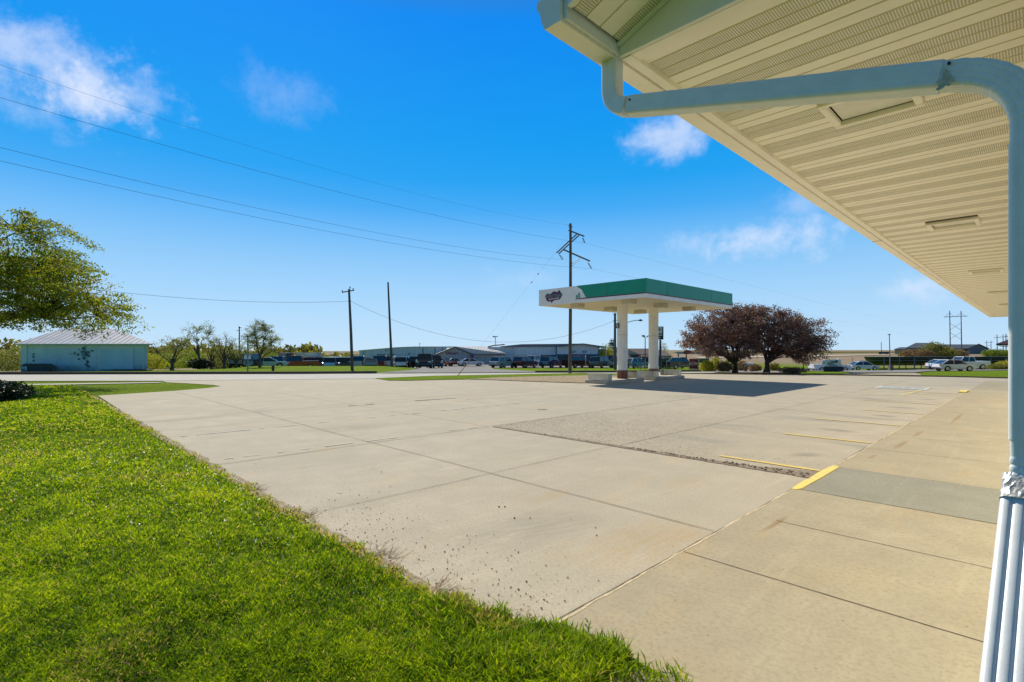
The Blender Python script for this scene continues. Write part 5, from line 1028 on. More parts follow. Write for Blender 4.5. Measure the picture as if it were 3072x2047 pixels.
def hframe(name, lb, v, pA, pB, top, bot, arm, armx, brace, r, grp):
    q = thing(name, PY((pA + pB) / 2, bot, v), lb, 'pylon', grp)
    for p_ in (pA, pB): b = MB(); b.tube([PY(p_ + 2.0 * (bot - top) / 120, bot, v), PY(p_, top, v)], [r, r * .7], 8); b.build('pole', M['polewood'], q)
    b = MB(); b.tube([PY(armx[0], arm + 1.5, v), PY(armx[1], arm - 1.5, v)], r * .7, 4); b.build('crossarm', M['darksteel'], q)
    for (y0, y1) in brace:
        for (a, c) in [((pA, y0), (pB, y1)), ((pB, y0), (pA, y1))]: b = MB(); b.tube([PY(*a, v), PY(*c, v)], r * .28, 4); b.build('brace', M['darksteel'], q)
    if len(brace) > 1:
        for p_ in (pA, pB):
            for s in (-1, 1): b = MB(); b.tube([PY(p_, top + 6, v), PY(p_ + s * 14, arm, v)], r * .25, 4); b.build('strut', M['darksteel'], q)
    return q
hframe('power_pylon', 'large wooden two-pole power structure with cross bracing behind the facility', 170, 2849, 2883, 933, 1066, 950, (2832, 2902), [(969, 991), (997, 1019)], .16, 'wooden H-frame pylons')
hframe('power_pylon', 'smallest and most distant two-pole power structure above the gable', 400, 2960, 2973, 1022, 1056, 1028, (2954, 2980), [(1034, 1041)], .22, 'wooden H-frame pylons')
hframe('power_pylon', 'middle-distance two-pole power structure left of the downspout', 300, 2991, 3009, 1004, 1060, 1012, (2982, 3018), [], .22, 'wooden H-frame pylons')
hframe('power_pylon', 'partly hidden two-pole power structure touching the downspout edge', 260, 3017.5, 3043, 1002, 1060, 1009, (3014, 3050), [(1006, 1019)], .22, 'wooden H-frame pylons')
q = thing('short_pole', PY(2644, 1060, 180), 'short dark pole on the skyline beside the parked trailer', 'pole'); b = MB(); b.tube([PY(2644.5, 1060, 180), PY(2643.5, 1027, 180)], .1, 6); b.build('pole', M['polewood'], q)

# ------------------------------------------------------------------ far buildings
RAY = [None]
def ray(px): k = RAY[0] if RAY[0] is not None else px; return (FW + RT * ((k - CX) / FPX)).normalized()
def fbox(mb_, x0, x1, yt, yb, v, depth):     # box with its front face square to the camera bearing
    A = PY(x0, yb, v); B = PY(x1, yb, v); zt = PY(x0, yt, v).z; d = ray((x0 + x1) / 2) * depth
    mb_.add([A, B, B + d, A + d, (*A.xy, zt), (*B.xy, zt), (*(B + d).xy, zt), (*(A + d).xy, zt)], [(0, 1, 2, 3), (4, 7, 6, 5), (0, 4, 5, 1), (1, 5, 6, 2), (2, 6, 7, 3), (3, 7, 4, 0)])
def fpoly(mb_, pts, v, depth): mb_.extrude([PY(x_, y_, v) for x_, y_ in pts], ray(sum(p[0] for p in pts) / len(pts)) * depth)
def hip(mb_, x0, x1, ye, xr0, xr1, yr, v, depth, over=.35, th=.12):
    """hip or gable roof: eaves at ye from x0..x1, ridge half way back"""
    fw = ray((x0 + x1) / 2); A = PY(x0, ye, v) - fw * over; B = PY(x1, ye, v) - fw * over; C = B + fw * (depth + 2 * over); D = A + fw * (depth + 2 * over)
    r0 = PY(xr0, yr, v + depth / 2); r1 = PY(xr1, yr, v + depth / 2); dn = Vector((0, 0, -th))
    mb_.add([A, B, C, D, r0, r1, A + dn, B + dn, C + dn, D + dn], [(0, 1, 5, 4), (1, 2, 5), (2, 3, 4, 5), (3, 0, 4), (0, 6, 7, 1), (1, 7, 8, 2), (2, 8, 9, 3), (3, 9, 6, 0), (9, 8, 7, 6)])
# shed
RAY[0] = 330
sh = thing('shed', PY(250, 1117, 49), 'long pale blue block shed with a low corrugated metal hip roof', 'shed')
b = MB(); fbox(b, 62, 443, 1033, 1121, 49, 6); b.build('wall', M['shed'], sh)
b = MB(); hip(b, 46, 458, 1032, 185, 345, 987, 49, 6, .45, .02); b.build('roof', M['tinroof'], sh)
b = MB(); b.tube([PY(47, 1033, 48.55), PY(457, 1033, 48.55)], .07, 6); b.build('gutter', mat('shed_trim', (.50, .62, .60), .6), sh)
b = MB(); fbox(b, 299, 396, 1047, 1108, 48.97, .02); dr = b.build('door', mat('shed_door', (.55, .78, .82), .7, var=.08, vscale=1), sh)
for (x0, x1, y0, y1) in [(295, 299.5, 1047, 1109), (396, 400, 1047, 1109), (295, 400, 1043, 1047), (76, 80, 1036, 1112), (430, 433, 1036, 1110)]: b = MB(); fbox(b, x0, x1, y0, y1, 48.93, .06); b.build('trim', bpy.data.materials.get('shed_trim2') or mat('shed_trim2', (.68, .82, .82), .7), sh)
b = MB(); g9 = np.random.default_rng(31)
for k in range(46):                          # flakes of bared wall left of the door and down the corner
    if k < 34: cx_, cy_ = 255 + g9.normal(0, 15), 1062 + g9.normal(0, 9)
    elif k < 40: cx_, cy_ = 101 + g9.normal(0, 1.5), 1045 + 38 * g9.random()
    else: cx_, cy_ = 262 + g9.normal(0, 4), 1085 + 14 * g9.random()
    r_ = 1.2 + 3.2 * g9.random(); n_ = 9
    fpoly(b, [(cx_ + r_ * (.5 + g9.random()) * math.cos(a) * 1.2, cy_ + r_ * (.5 + g9.random()) * math.sin(a)) for a in np.linspace(0, 2 * np.pi, n_ + 1)[:-1]], 48.985 - .0003 * k, .01)
b.build('peeled_paint', mat('bare_wall', (.13, .19, .19), .9, var=.3), sh, kind='stuff')
b = MB(); fbox(b, 340, 457, 1109, 1112, 47.4, 1.4); b.build('loading_platform', mat('platform', (.10, .12, .12), .9), sh)
b = MB(); b.tube([PY(428, 1110, 47.6), PY(428, 1080, 47.6), PY(435, 1080, 47.6), PY(435, 1110, 47.6)], .02, 5); b.build('handrail', M['steel'], sh)
b = MB(); b.tube([PY(356, 1003, 52), PY(356, 975, 52)], .05, 6); b.build('vent_pipe', M['darksteel'], sh)
q = MB(); c0 = PY(118, 1116, 47.6); 
for i in range(2): fpoly(q, [(64, 1096), (72, 1092), (150, 1092), (165, 1101), (172, 1107), (150, 1107), (150, 1119), (80, 1119), (80, 1100), (64, 1100)], 47.2 + .01, 1.3); break
q.build('covered_trailer', mat('tarp_dark', (.045, .07, .07), .8, var=.2), label='low dark covered trailer parked against the left end of the shed', category='trailer')
# dealership workshop
RAY[0] = 1250
ws = thing('workshop_building', PY(1200, 1096, 112), 'long low grey steel workshop at the left of the car dealership', 'building')
b = MB(); fpoly(b, [(1078, 1100), (1190, 1100), (1190, 1044), (1078, 1053)], 112, 14); fbox(b, 1190, 1340, 1043.5, 1100, 112, 14); b.build('wall', M['ribblue'], ws)
b = MB(); fpoly(b, [(1075, 1053.5), (1075, 1051.5), (1190, 1042), (1240, 1040), (1420, 1039.5), (1420, 1042.5), (1190, 1044.5)], 111.8, 14.4); b.build('roof', M['metalroof'], ws)
for (x0, x1) in [(1131, 1156), (1161, 1185)]: b = MB(); fbox(b, x0, x1, 1063, 1096, 111.95, .04); b.build('garage_door', mat('garage_grey', (.16, .24, .28), .6) if 'garage_grey' not in bpy.data.materials else bpy.data.materials['garage_grey'], ws)
b = MB(); fbox(b, 1114, 1119, 1066, 1096, 111.95, .04); b.build('door', M['ribgrey'], ws)
b = MB()
for x in (1268, 1304, 1326): fbox(b, x, x + 1.6, 1044, 1096, 111.9, .08)
b.tube([PY(1092, 1054, 111.8), PY(1087, 1072, 111.8)], .05, 5); b.build('downpipe', M['darksteel'], ws)
b = MB(); fbox(b, 1224, 1229, 1060.5, 1063, 111.5, .3); fbox(b, 1156.5, 1159.5, 1051, 1053.5, 111.5, .3); b.build('wall_lamp', M['darksteel'], ws)
b = MB(); b.tube([PY(1259, 1042, 116), PY(1259, 1031, 116)], .05, 5); b.tube([PY(1259, 1032.5, 116), PY(1259, 1031, 116), PY(1259, 1029.5, 116)], [.05, .14, .03], 6); b.build('roof_vent', M['darksteel'], ws)
# sign gable building
RAY[0] = 1410
sg = thing('showroom_building', PY(1410, 1096, 106), 'grey gabled showroom with red lettering and a pale metal roof', 'building')
b = MB(); fpoly(b, [(1315, 1100), (1417, 1100), (1417, 1062), (1362, 1042.5), (1315, 1061)], 106, 12); fbox(b, 1417, 1516, 1063, 1100, 106.02, 11.9); b.build('wall', M['ribgrey'], sg)
b = MB(); A = PY(1362, 1041, 105.4); 
b.add([PY(1362, 1041, 105.3), PY(1419, 1063.5, 105.3), PY(1518, 1062.5, 105.3), PY(1464, 1040.7, 112)], [(0, 1, 2, 3)]); b.add([PY(1308, 1063.5, 105.3), PY(1362, 1041, 105.3), PY(1362, 1041, 118), PY(1308, 1063.5, 118)], [(0, 1, 2, 3)]); b.add([PY(1518, 1062.5, 105.3), PY(1518, 1062.5, 118), PY(1464, 1040.7, 112)], [(0, 1, 2)])
ro = b.build('roof', M['metalroof'], sg); m_ = ro.modifiers.new('thick', 'SOLIDIFY'); m_.thickness = .12
b = MB(); b.tube([PY(1307, 1064.2, 105.2), PY(1362, 1041.6, 105.2), PY(1419, 1064.2, 105.2)], .16, 4); b.tube([PY(1419, 1064.2, 105.2), PY(1518, 1063.4, 105.2)], .09, 4); b.build('bargeboard', mat('barge', (.10, .12, .13), .6), sg)
b = MB(); fbox(b, 1376, 1407, 1040, 1041.4, 112, .5); fbox(b, 1421, 1450, 1040, 1041.4, 112, .5); b.build('ridge_vent', M['darksteel'], sg)
b = MB(); b.tube([PY(1313, 1064, 105.6), PY(1316.5, 1070, 105.9)], .06, 5); b.build('eave_bracket', M['darksteel'], sg)
text_mesh('Dirksen', .75, PY(1356, 1060.3, 105.9), RT, (0, 0, 1), M['redtxt'], 'lettering', sg, .04)
b = MB(); 
def bowtie(mb_, px, py, v, s, t=.05):
    c = PY(px, py, v); P = [(-1, -.18), (-.45, -.18), (-.45, -.42), (.45, -.42), (.45, -.18), (1, -.18), (.9, .18), (.45, .18), (.45, .42), (-.45, .42), (-.45, .18), (-1.0, .18)]
    mb_.extrude([c + RT * (x_ + .12 * z_) * s + Vector((0, 0, z_ * s)) for x_, z_ in P], FW * t)
b2 = MB(); bowtie(b2, 1380.5, 1060, 105.9, .40); e_ = b2.build('emblem', M['darksteel'], sg); b2 = MB(); bowtie(b2, 1380.5, 1060, 105.86, .28, .03); b2.build('emblem_inset', M['ribwhite'], e_)
b = MB(); b.box(PY(1417, 1074, 104.6), (.5, .05, 1.6), TH); bn = b.build('corner_banner', mat('banner_blue', (.05, .08, .25), .6), sg); b = MB(); b.box(PY(1412, 1075, 104.4), (.35, .05, 1.4), TH); b.build('banner_red', mat('banner_red', (.35, .10, .09), .6), bn)
# main showroom with windows
RAY[0] = 1640
ms = thing('showroom_building', PY(1660, 1095, 108), 'white ribbed dealership building with blue-trimmed glazed gable', 'building')
b = MB(); fbox(b, 1463, 1543, 1041, 1098, 108.6, 12); fbox(b, 1543, 1668, 1041, 1066.5, 108, 12); fbox(b, 1543, 1592, 1066.5, 1098, 108.3, 11.7); fpoly(b, [(1671, 1064), (1671, 1041.5), (1745, 1033.5), (1795, 1042), (1795, 1064)], 107, 13); fbox(b, 1668, 1795, 1064, 1098, 108.1, 11.6); b.build('wall', M['ribwhite'], ms)
b = MB(); fbox(b, 1592, 1668, 1066.5, 1098, 108.4, .1); fbox(b, 1673, 1794, 1065.5, 1098, 107.2, .1); wn = b.build('window', M['shopglass'], ms)
b = MB()
for x in (1600, 1618, 1636, 1651, 1673, 1697, 1721, 1745, 1770, 1793): fbox(b, x, x + 1.2, 1066, 1098, 107.12 if x > 1670 else 108.3, .06)
b.build('mullion', M['darksteel'], wn)
b = MB(); fbox(b, 1670, 1796, 1063, 1065.5, 106.9, .2); fbox(b, 1667.5, 1670.8, 1041, 1098, 106.9, .3); fbox(b, 1794, 1796.5, 1042, 1098, 106.9, .3); fbox(b, 1592, 1668, 1065.6, 1067, 107.8, .3); b.build('blue_trim', M['blue_sign'], ms)
b = MB(); fpoly(b, [(1500, 1039.5), (1565, 1033), (1680, 1032), (1745, 1031), (1680, 1039.5), (1668, 1041.3), (1500, 1041.3)], 107.7, 12.6); fpoly(b, [(1676, 1039.8), (1745, 1030.6), (1753, 1030.8), (1818, 1040.3), (1818, 1042.8), (1800, 1042.8), (1746, 1034), (1676, 1041.8)], 106, 15); b.build('roof', mat('showroom_roof', (.20, .21, .23), .7, var=.1), ms)
for px in (1720, 1753.5): b = MB(); bowtie(b, px, 1055.5, 106.8, .52); e_ = b.build('emblem', M['blue_sign'], ms); b = MB(); bowtie(b, px, 1055.5, 106.74, .24, .03); b.build('emblem_inset', M['white'], e_)
b = MB(); b.tube([PY(1464, 1041, 107.5), PY(1480, 1037, 107.5), PY(1514, 1034, 107.5)], .14, 4); b.build('roof_edge', M['roofbrown'], ms)
b = MB(); fbox(b, 1796, 1816, 1048, 1094, 120, 6); b.build('side_annex', M['beige'], ms)
# dealer pylon sign
ds = thing('dealer_sign', PY(1988, 1108, 62), 'tall white and black pylon sign half hidden by the right column', 'sign')
b = MB(); b.tube([PY(1981, 1112, 62), PY(1981, 1020, 62)], .13, 4); b.build('post', M['black'], ds)
b = MB(); fbox(b, 1952, 1990.5, 980, 1019, 61.6, .6); b.build('sign_frame', M['black'], ds)
b = MB(); fbox(b, 1953.5, 1986.5, 981.5, 1008, 61.56, .03); pn = b.build('sign_panel', M['white'], ds)
text_mesh('CHEVROLET', .28, PY(1970.5, 1003, 61.5), RT, (0, 0, 1), M['black'], 'lettering', pn, .02)
b = MB(); bowtie(b, 1972, 989.5, 61.5, .45, .03); b.build('emblem', mat('emblem_dark', (.10, .12, .10), .4), pn)
b = MB(); fbox(b, 1976, 1980.5, 1012, 1015, 61.55, .03); b.build('lower_mark', M['white'], ds)
# brown-roofed houses
RAY[0] = 1950
hs = thing('house', PY(1935, 1090, 128), 'low house with a broad brown roof seen between the canopy columns', 'house')
b = MB(); fbox(b, 1885, 1960, 1063, 1096, 128, 10); fpoly(b, [(1885, 1064), (1920, 1064), (1885, 1048)], 127.7, .3); b.build('wall', M['beige'], hs); b = MB(); hip(b, 1878, 1966, 1070, 1840, 1952, 1046, 127, 12, .4); b.build('roof', M['roofbrown'], hs)
hs = thing('house', PY(1995, 1090, 120), 'low brown-roofed garage just right of the right column', 'house')
b = MB(); fbox(b, 1962, 2014, 1068, 1096, 120, 10); b.build('wall', M['beige'], hs); b = MB(); hip(b, 1945, 2018, 1068, 1955, 1985, 1050, 119.5, 11, .4); b.build('roof', M['roofbrown'], hs)
b = MB(); fbox(b, 1990, 2009, 1073, 1096, 119.9, .05); b.build('garage_door', M['white'], hs)
RAY[0] = 2080
# drive-through canopy behind the plum trees
dc = thing('drive_through', PY(2100, 1098, 84), 'pale flat drive-through canopy with a red arched middle behind the left purple tree', 'canopy')
b = MB(); fbox(b, 2031, 2052, 1055, 1062.5, 84, 6); fbox(b, 2064, 2125, 1056, 1062.5, 84, 6); b.build('roof', mat('dt_grey', (.42, .44, .43), .6), dc)
b = MB(); fpoly(b, [(2051, 1063), (2051, 1054), (2060, 1050.5), (2068, 1051), (2080, 1056), (2080, 1063)], 83.9, .3); b.build('arch', mat('dt_red', (.30, .07, .06), .6), dc)
for x in (2035, 2059, 2120): b = MB(); b.tube([PY(x, 1100, 84.5), PY(x, 1061, 84.5)], .10, 8); b.build('post', mat('dt_post', (.16, .10, .10), .7) if 'dt_post' not in bpy.data.materials else bpy.data.materials['dt_post'], dc)
# monument sign
RAY[0] = 2098
mn = thing('monument_sign', PY(2098, 1110, 41), 'maroon monument sign with a white swirl logo and a green side panel', 'sign')
b = MB(); fbox(b, 2069, 2094, 1078, 1106, 40.5, .3); b.build('maroon_panel', M['maroon'], mn)
b = MB(); fbox(b, 2067, 2069.3, 1076, 1109, 40.4, .35); fbox(b, 2094, 2097, 1076, 1109, 40.4, .35); fbox(b, 2069, 2094, 1076.3, 1078, 40.42, .33); fbox(b, 2067, 2098, 1105.5, 1109.5, 40.38, .45); b.build('frame', mat('sign_frame_grey', (.30, .26, .27), .7), mn)
b = MB(); fbox(b, 2097.5, 2128, 1077, 1089, 40.6, .12); b.build('green_panel', M['greenpanel'], mn)
b = MB(); c = PY(2081.5, 1091, 40.46); pts = [c + RT * (.29 * math.cos(a) * (1 + .10 * math.cos(4 * a))) + Vector((0, 0, .10 * math.sin(a) * (1.2 + .2 * math.cos(3 * a)))) for a in np.linspace(0, 2 * np.pi, 33)]; b.tube(pts, .014, 5, False)
lgm = b.build('logo', M['white'], mn); text_mesh('Good Vine\'s', .125, PY(2081.5, 1091, 40.45), RT, (0, 0, 1), M['white'], 'lettering', lgm, .01, shear=.25)
# propane tank
for px, v, lb in [(2175, 45, 'pale blue propane tank behind the reddish bush'), (2245, 46, 'pale rounded propane tank between the two purple tree trunks')]:
    q = thing('propane_tank', PY(px, 1110, v), lb, 'tank', 'propane tanks'); b = MB(); c0 = PY(px - 14, 1099, v); c1 = PY(px + 14, 1099, v); d = (c1 - c0); b.tube([c0 - d * .12, c0 - d * .06, c0, c1, c1 + d * .06, c1 + d * .12], [.05, .22, .32, .32, .22, .05], 16); b.build('tank', mat('tank_' + str(px), (.35, .55, .68) if px < 2200 else (.60, .68, .70), .5), q, smooth=True)
    b = MB(); 
    for s in (.2, .8): b.box(c0.lerp(c1, s) - Vector((0, 0, .36)), (.08, .5, .2), TH)
    b.build('saddle', M['darksteel'], q)
RAY[0] = None
# clinic sign in front of the pickup
cs = thing('clinic_sign', PY(2497, 1116, 55), 'cream monument sign reading nest on a black base in front of the white pickup', 'sign')
b = MB(); fbox(b, 2475, 2523, 1079, 1100.5, 55, .4); pn = b.build('panel', mat('clinic_cream', (.72, .76, .62), .6, var=.05), cs)
b = MB(); fbox(b, 2471, 2530, 1100, 1117, 54.9, .6); b.build('base', mat('clinic_base', (.03, .04, .045), .7), cs)
text_mesh('nest', .42, PY(2492, 1090, 54.95), RT, (0, 0, 1), mat('clinic_green', (.04, .12, .11), .5), 'lettering', pn, .01)
text_mesh('WELLNESS CENTER', .11, PY(2498, 1096.5, 54.95), RT, (0, 0, 1), bpy.data.materials['clinic_green'], 'small_lettering', pn, .01)
b = MB(); b.tube([PY(2491, 1086, 54.93), PY(2495, 1083.5, 54.93), PY(2501, 1086, 54.93), PY(2508, 1087.5, 54.93), PY(2512, 1085, 54.93), PY(2510, 1082, 54.93), PY(2506.5, 1083.5, 54.93)], [.02, .03, .04, .07, .09, .07, .03], 6); b.build('swirl', mat('clinic_blue', (.03, .08, .16), .5), pn)
b = MB(); c = PY(2515, 1077.5, 55.2); b.tube([c - Vector((0, 0, .08)), c, c + Vector((0, 0, .07))], [.08, .11, .04], 10); b.build('sign_lamp', M['white'], cs)
# facility on the hill
RAY[0] = 2820
fc = thing('facility_building', PY(2820, 1062, 190), 'long beige care facility with dark blue-grey hip roofs on the rise', 'building')
b = MB(); fbox(b, 2684, 2742, 1048, 1070, 190, 16); fbox(b, 2722, 2818, 1043, 1070, 192, 18); fbox(b, 2812, 2930, 1047, 1070, 190, 14); b.build('wall', M['beige'], fc)
b = MB(); hip(b, 2681, 2745, 1048, 2700, 2726, 1042, 189, 16, .5); hip(b, 2716, 2822, 1044, 2747, 2800, 1029, 191, 20, .5); hip(b, 2808, 2908, 1046, 2812, 2936, 1033.5, 189.5, 16, .5); b.build('roof', M['roofgrey'], fc)
b = MB(); fpoly(b, [(2904, 1070), (2904, 1045), (2937, 1033.5), (2965, 1046), (2965, 1070)], 188, 10); b.build('gable_end', mat('gable_slate', (.14, .19, .21), .8, var=.1), fc)
b = MB(); b.tube([PY(2903, 1046, 187.8), PY(2937, 1033, 187.8), PY(2968, 1047, 187.8)], .22, 4); b.build('bargeboard', M['roofgrey'], fc)
q = thing('freight_trailer', PY(2652, 1064, 185), 'dark low freight trailer parked on the skyline left of the facility', 'trailer'); b = MB(); fbox(b, 2636, 2668, 1056, 1062, 185, 2.6); b.build('box', mat('trailer_dark', (.06, .08, .09), .7), q); b = MB(); 
for x in (2641, 2660): b.tube([PY(x, 1062.5, 184.9), PY(x, 1062.5, 187.6)], .35, 10)
b.build('wheels', M['rubber'], q)
q = thing('storage_container', PY(2700, 1066, 150), 'yellow storage container beside the brown hedge', 'container'); b = MB(); fbox(b, 2693, 2712, 1054, 1069, 150, 3); b.build('container_body', mat('cont_yellow', (.55, .40, .02), .6), q); b = MB(); fbox(b, 2701.8, 2702.6, 1054.5, 1068.5, 149.95, .03); b.build('door_seam', M['joint'], q)
# ground-mounted panel array
ar = thing('panel_array', PY(2800, 1106, 100), 'long dark row of ground mounted panels seen from behind on steel posts', 'panel array')
b = MB(); A = PY(2592, 1071.5, 100); B = PY(3300, 1071.5, 100); C = PY(3300, 1097, 104); D = PY(2606, 1097, 104); b.add([A, B, C, D], [(0, 1, 2, 3)]); pm = b.build('panels', mat('panel_back', (.035, .055, .06), .6, var=.2, vscale=.6), ar); pm.modifiers.new('t', 'SOLIDIFY').thickness = .06
b = MB(); b.tube([PY(2592, 1071, 99.9), PY(3300, 1071, 99.9)], .06, 4); b.tube([PY(2598, 1082, 99.6), PY(3300, 1082, 99.6)], .045, 4); b.tube([PY(2598, 1077, 100.6), PY(3300, 1077, 100.6)], .035, 4); b.build('purlin', mat('purlin', (.16, .24, .25), .5, .3), ar)
for k in range(11):
    x = 2652 + 45.7 * k; b = MB(); b.tube([PY(x, 1109, 99.7), PY(x, 1074, 99.7)], .10, 6); po = b.build('post', mat('post_teal', (.12, .18, .19), .6) if 'post_teal' not in bpy.data.materials else bpy.data.materials['post_teal'], ar)
    b = MB(); b.tube([PY(x + 20, 1106, 103.5), PY(x + 20, 1090, 103.5)], .09, 6); b.build('rear_post', bpy.data.materials['post_teal'], ar)
# neighbouring eave
RAY[0] = 3060
nb = thing('neighbour_building', PY(3080, 1112, 60), 'neighbouring building with a maroon hip eave just left of the downspout', 'building')
b = MB(); hip(b, 2988, 3500, 1032, 3120, 3400, 985, 60, 10, .1, .12); b.build('roof', mat('maroon_roof', (.10, .035, .04), .7), nb)
b = MB(); b.tube([PY(2996, 1036, 60), PY(3003, 1039, 60), PY(3500, 1043, 60)], .05, 6); b.build('gutter', mat('ngutter', (.30, .24, .22), .6), nb)
b = MB(); fbox(b, 3045, 3490, 1040, 1118, 62, 8); b.build('wall', M['beige'], nb)
# wire fence posts by the small road on the right
for i, (px, pt, pb, v, lb) in enumerate([(2468, 1056, 1084, 90, 'thin pole above the cab of the white pickup'), (2557, 1073, 1086, 110, 'thin far post above the white patrol SUV'), (2410, 1087, 1115, 50, 'thin post in the grass left of the white pickup')]):
    b = MB(); b.tube([PY(px, pb, v), PY(px, pt, v)], .05, 6); b.build('thin_post', M['polewood'], label=lb, category='post')

# ------------------------------------------------------------------ vehicles
def arch(cx, r, n=9): return [(cx + r * math.cos(a), .32 + r * math.sin(a)) for a in np.linspace(math.pi * 1.02, -.02 * math.pi, n)]
KINDS = {
 'suv': dict(L=4.75, Wd=1.88, H=1.76, belt=1.08, hood=1.02, wb=(-1.38, 1.42), roof=(-2.05, -1.75, .55, 1.18), tail=.98, gw=.80, r=.36),
 'wagon': dict(L=4.6, Wd=1.84, H=1.64, belt=.98, hood=.94, wb=(-1.34, 1.38), roof=(-2.0, -1.45, .45, 1.15), tail=.95, gw=.78, r=.34),
 'sedan': dict(L=4.75, Wd=1.86, H=1.38, belt=.90, hood=.86, wb=(-1.38, 1.42), roof=(-1.85, -.95, .25, 1.05), tail=.92, gw=.70, r=.33),
 'crossover': dict(L=4.75, Wd=1.90, H=1.62, belt=1.00, hood=.99, wb=(-1.42, 1.44), roof=(-2.15, -1.15, .35, 1.25), tail=1.02, gw=.78, r=.38),
 'pickup': dict(L=5.8, Wd=2.02, H=1.92, belt=1.20, hood=1.16, wb=(-1.75, 1.85), roof=(-.75, -.6, .75, 1.35), tail=1.22, gw=.86, r=.40),
 'van': dict(L=5.9, Wd=2.02, H=2.6, belt=1.25, hood=1.15, wb=(-1.75, 1.9), roof=(-2.9, -2.9, 1.4, 2.0), tail=1.2, gw=.96, r=.36)}
proto = {}
def veh_mesh(kind, part):
    key = (kind, part)
    if key in proto: return proto[key]
    K = KINDS[kind]; L, Wd, H = K['L'], K['Wd'], K['H']; x0, x1 = -L / 2, L / 2; b = MB(); w = Wd / 2; r = K['r'] + .07
    if part == 'body':
        bt, hd = K['belt'], K['hood']; xa, xb, xc, xd = K['roof']
        low = [(x0 + .04, .38)] + arch(K['wb'][0], r) + arch(K['wb'][1], r) + [(x1 - .05, .34), (x1, .55), (x1 - .04, hd - .22), (x1 - .25, hd - .05)]
        top = [(xd + .05, bt - .02), (xa, bt), (x0 + .03, K['tail']), (x0, .62)]
        if kind == 'pickup': top = [(xd + .05, bt - .02), (xa - .02, bt), (xa - .02, 1.22), (x0 + .03, 1.24), (x0, .62)]
        if kind == 'van': top = [(xd + .05, bt), (x0 + .02, bt), (x0, .6)]
        poly = low + top
        # three slices across the width so that the flanks bulge
        n = len(poly); cz = .75
        vs = []
        for (yy, sc) in ((-w, .965), (-w * .86, 1.0), (w * .86, 1.0), (w, .965)):
            vs += [(px_ * (1 if sc == 1 else .985), yy, (pz_ - cz) * sc + cz) for px_, pz_ in poly]
        fs = [tuple(range(n)), tuple(reversed(range(3 * n, 4 * n)))]
        for k in range(3): fs += [(k * n + i, (k + 1) * n + i, (k + 1) * n + (i + 1) % n, k * n + (i + 1) % n) for i in range(n)]
        b.add(vs, fs)
        # roof skin and pillars
        gw = K['gw'] * .93; th = .06
        b.add([(xb - .05, -gw, H - th), (xc + .05, -gw, H - th), (xc + .05, gw, H - th), (xb - .05, gw, H - th), (xb, -gw * .9, H), (xc, -gw * .9, H), (xc, gw * .9, H), (xb, gw * .9, H)], [(0, 3, 2, 1), (4, 5, 6, 7), (0, 1, 5, 4), (1, 2, 6, 5), (2, 3, 7, 6), (3, 0, 4, 7)])
        for s in (-1, 1):
            for (p, q) in [((xa, bt), (xb, H - .03)), ((xd, bt), (xc, H - .03)), (((xa + xd) / 2 - .1, bt), ((xb + xc) / 2 - .1, H - .03))]:
                b.tube([(p[0], s * (w * .93), p[1]), (q[0], s * (gw + .012), q[1])], .045, 4)
        if kind == 'van': b.box(((x0 + xb + xc) / 2 + 1.4 - 2.0 + .0, 0, (bt + H) / 2), (3.3, Wd * .97, H - bt))
        if kind == 'pickup': b.box(((x0 + xa) / 2, 0, .95), (abs(x0 - xa) - .1, Wd * .8, .1))
    elif part == 'windows':
        bt = K['belt'] - .02; xa, xb, xc, xd = K['roof']; gw = K['gw'] * .92; wb_ = w * .915
        if kind == 'van': xa = xb = .35
        b.add([(xa + .03, -wb_, bt), (xd - .02, -wb_, bt), (xd - .02, wb_, bt), (xa + .03, wb_, bt), (xb + .02, -gw, H - .05), (xc, -gw, H - .05), (xc, gw, H - .05), (xb + .02, gw, H - .05)], [(0, 3, 2, 1), (4, 5, 6, 7), (0, 1, 5, 4), (1, 2, 6, 5), (2, 3, 7, 6), (3, 0, 4, 7)])
    elif part == 'wheel':
        b.tube([(0, -.11, 0), (0, -.095, 0), (0, .095, 0), (0, .11, 0)], [K['r'] * .93, K['r'], K['r'], K['r'] * .93], 20)
    elif part == 'rim':
        b.tube([(0, -.118, 0), (0, .118, 0)], K['r'] * .62, 12)
    elif part in ('headlight', 'tail_light'):
        if part == 'headlight': b.box((x1 - .10, 0, K['hood'] - .22), (.16, .34, .13))
        else: b.box((x0 + .045, 0, K['tail'] - .17), (.1, .16, .28 if kind != 'sedan' else .14))
    elif part == 'front_bumper': b.box((x1 - .02, 0, .42), (.14, Wd * .86, .20))
    elif part == 'rear_bumper': b.box((x0 + .02, 0, .45), (.14, Wd * .86, .18))
    elif part == 'grille': b.box((x1 - .035, 0, K['hood'] - .36), (.08, Wd * .45, .2))
    me = bpy.data.meshes.new(kind + '_' + part); me.from_pydata([tuple(v) for v in b.v], [], b.f); bm = bmesh.new(); bm.from_mesh(me); bmesh.ops.recalc_face_normals(bm, faces=bm.faces); bm.to_mesh(me); bm.free()
    proto[key] = me; return me
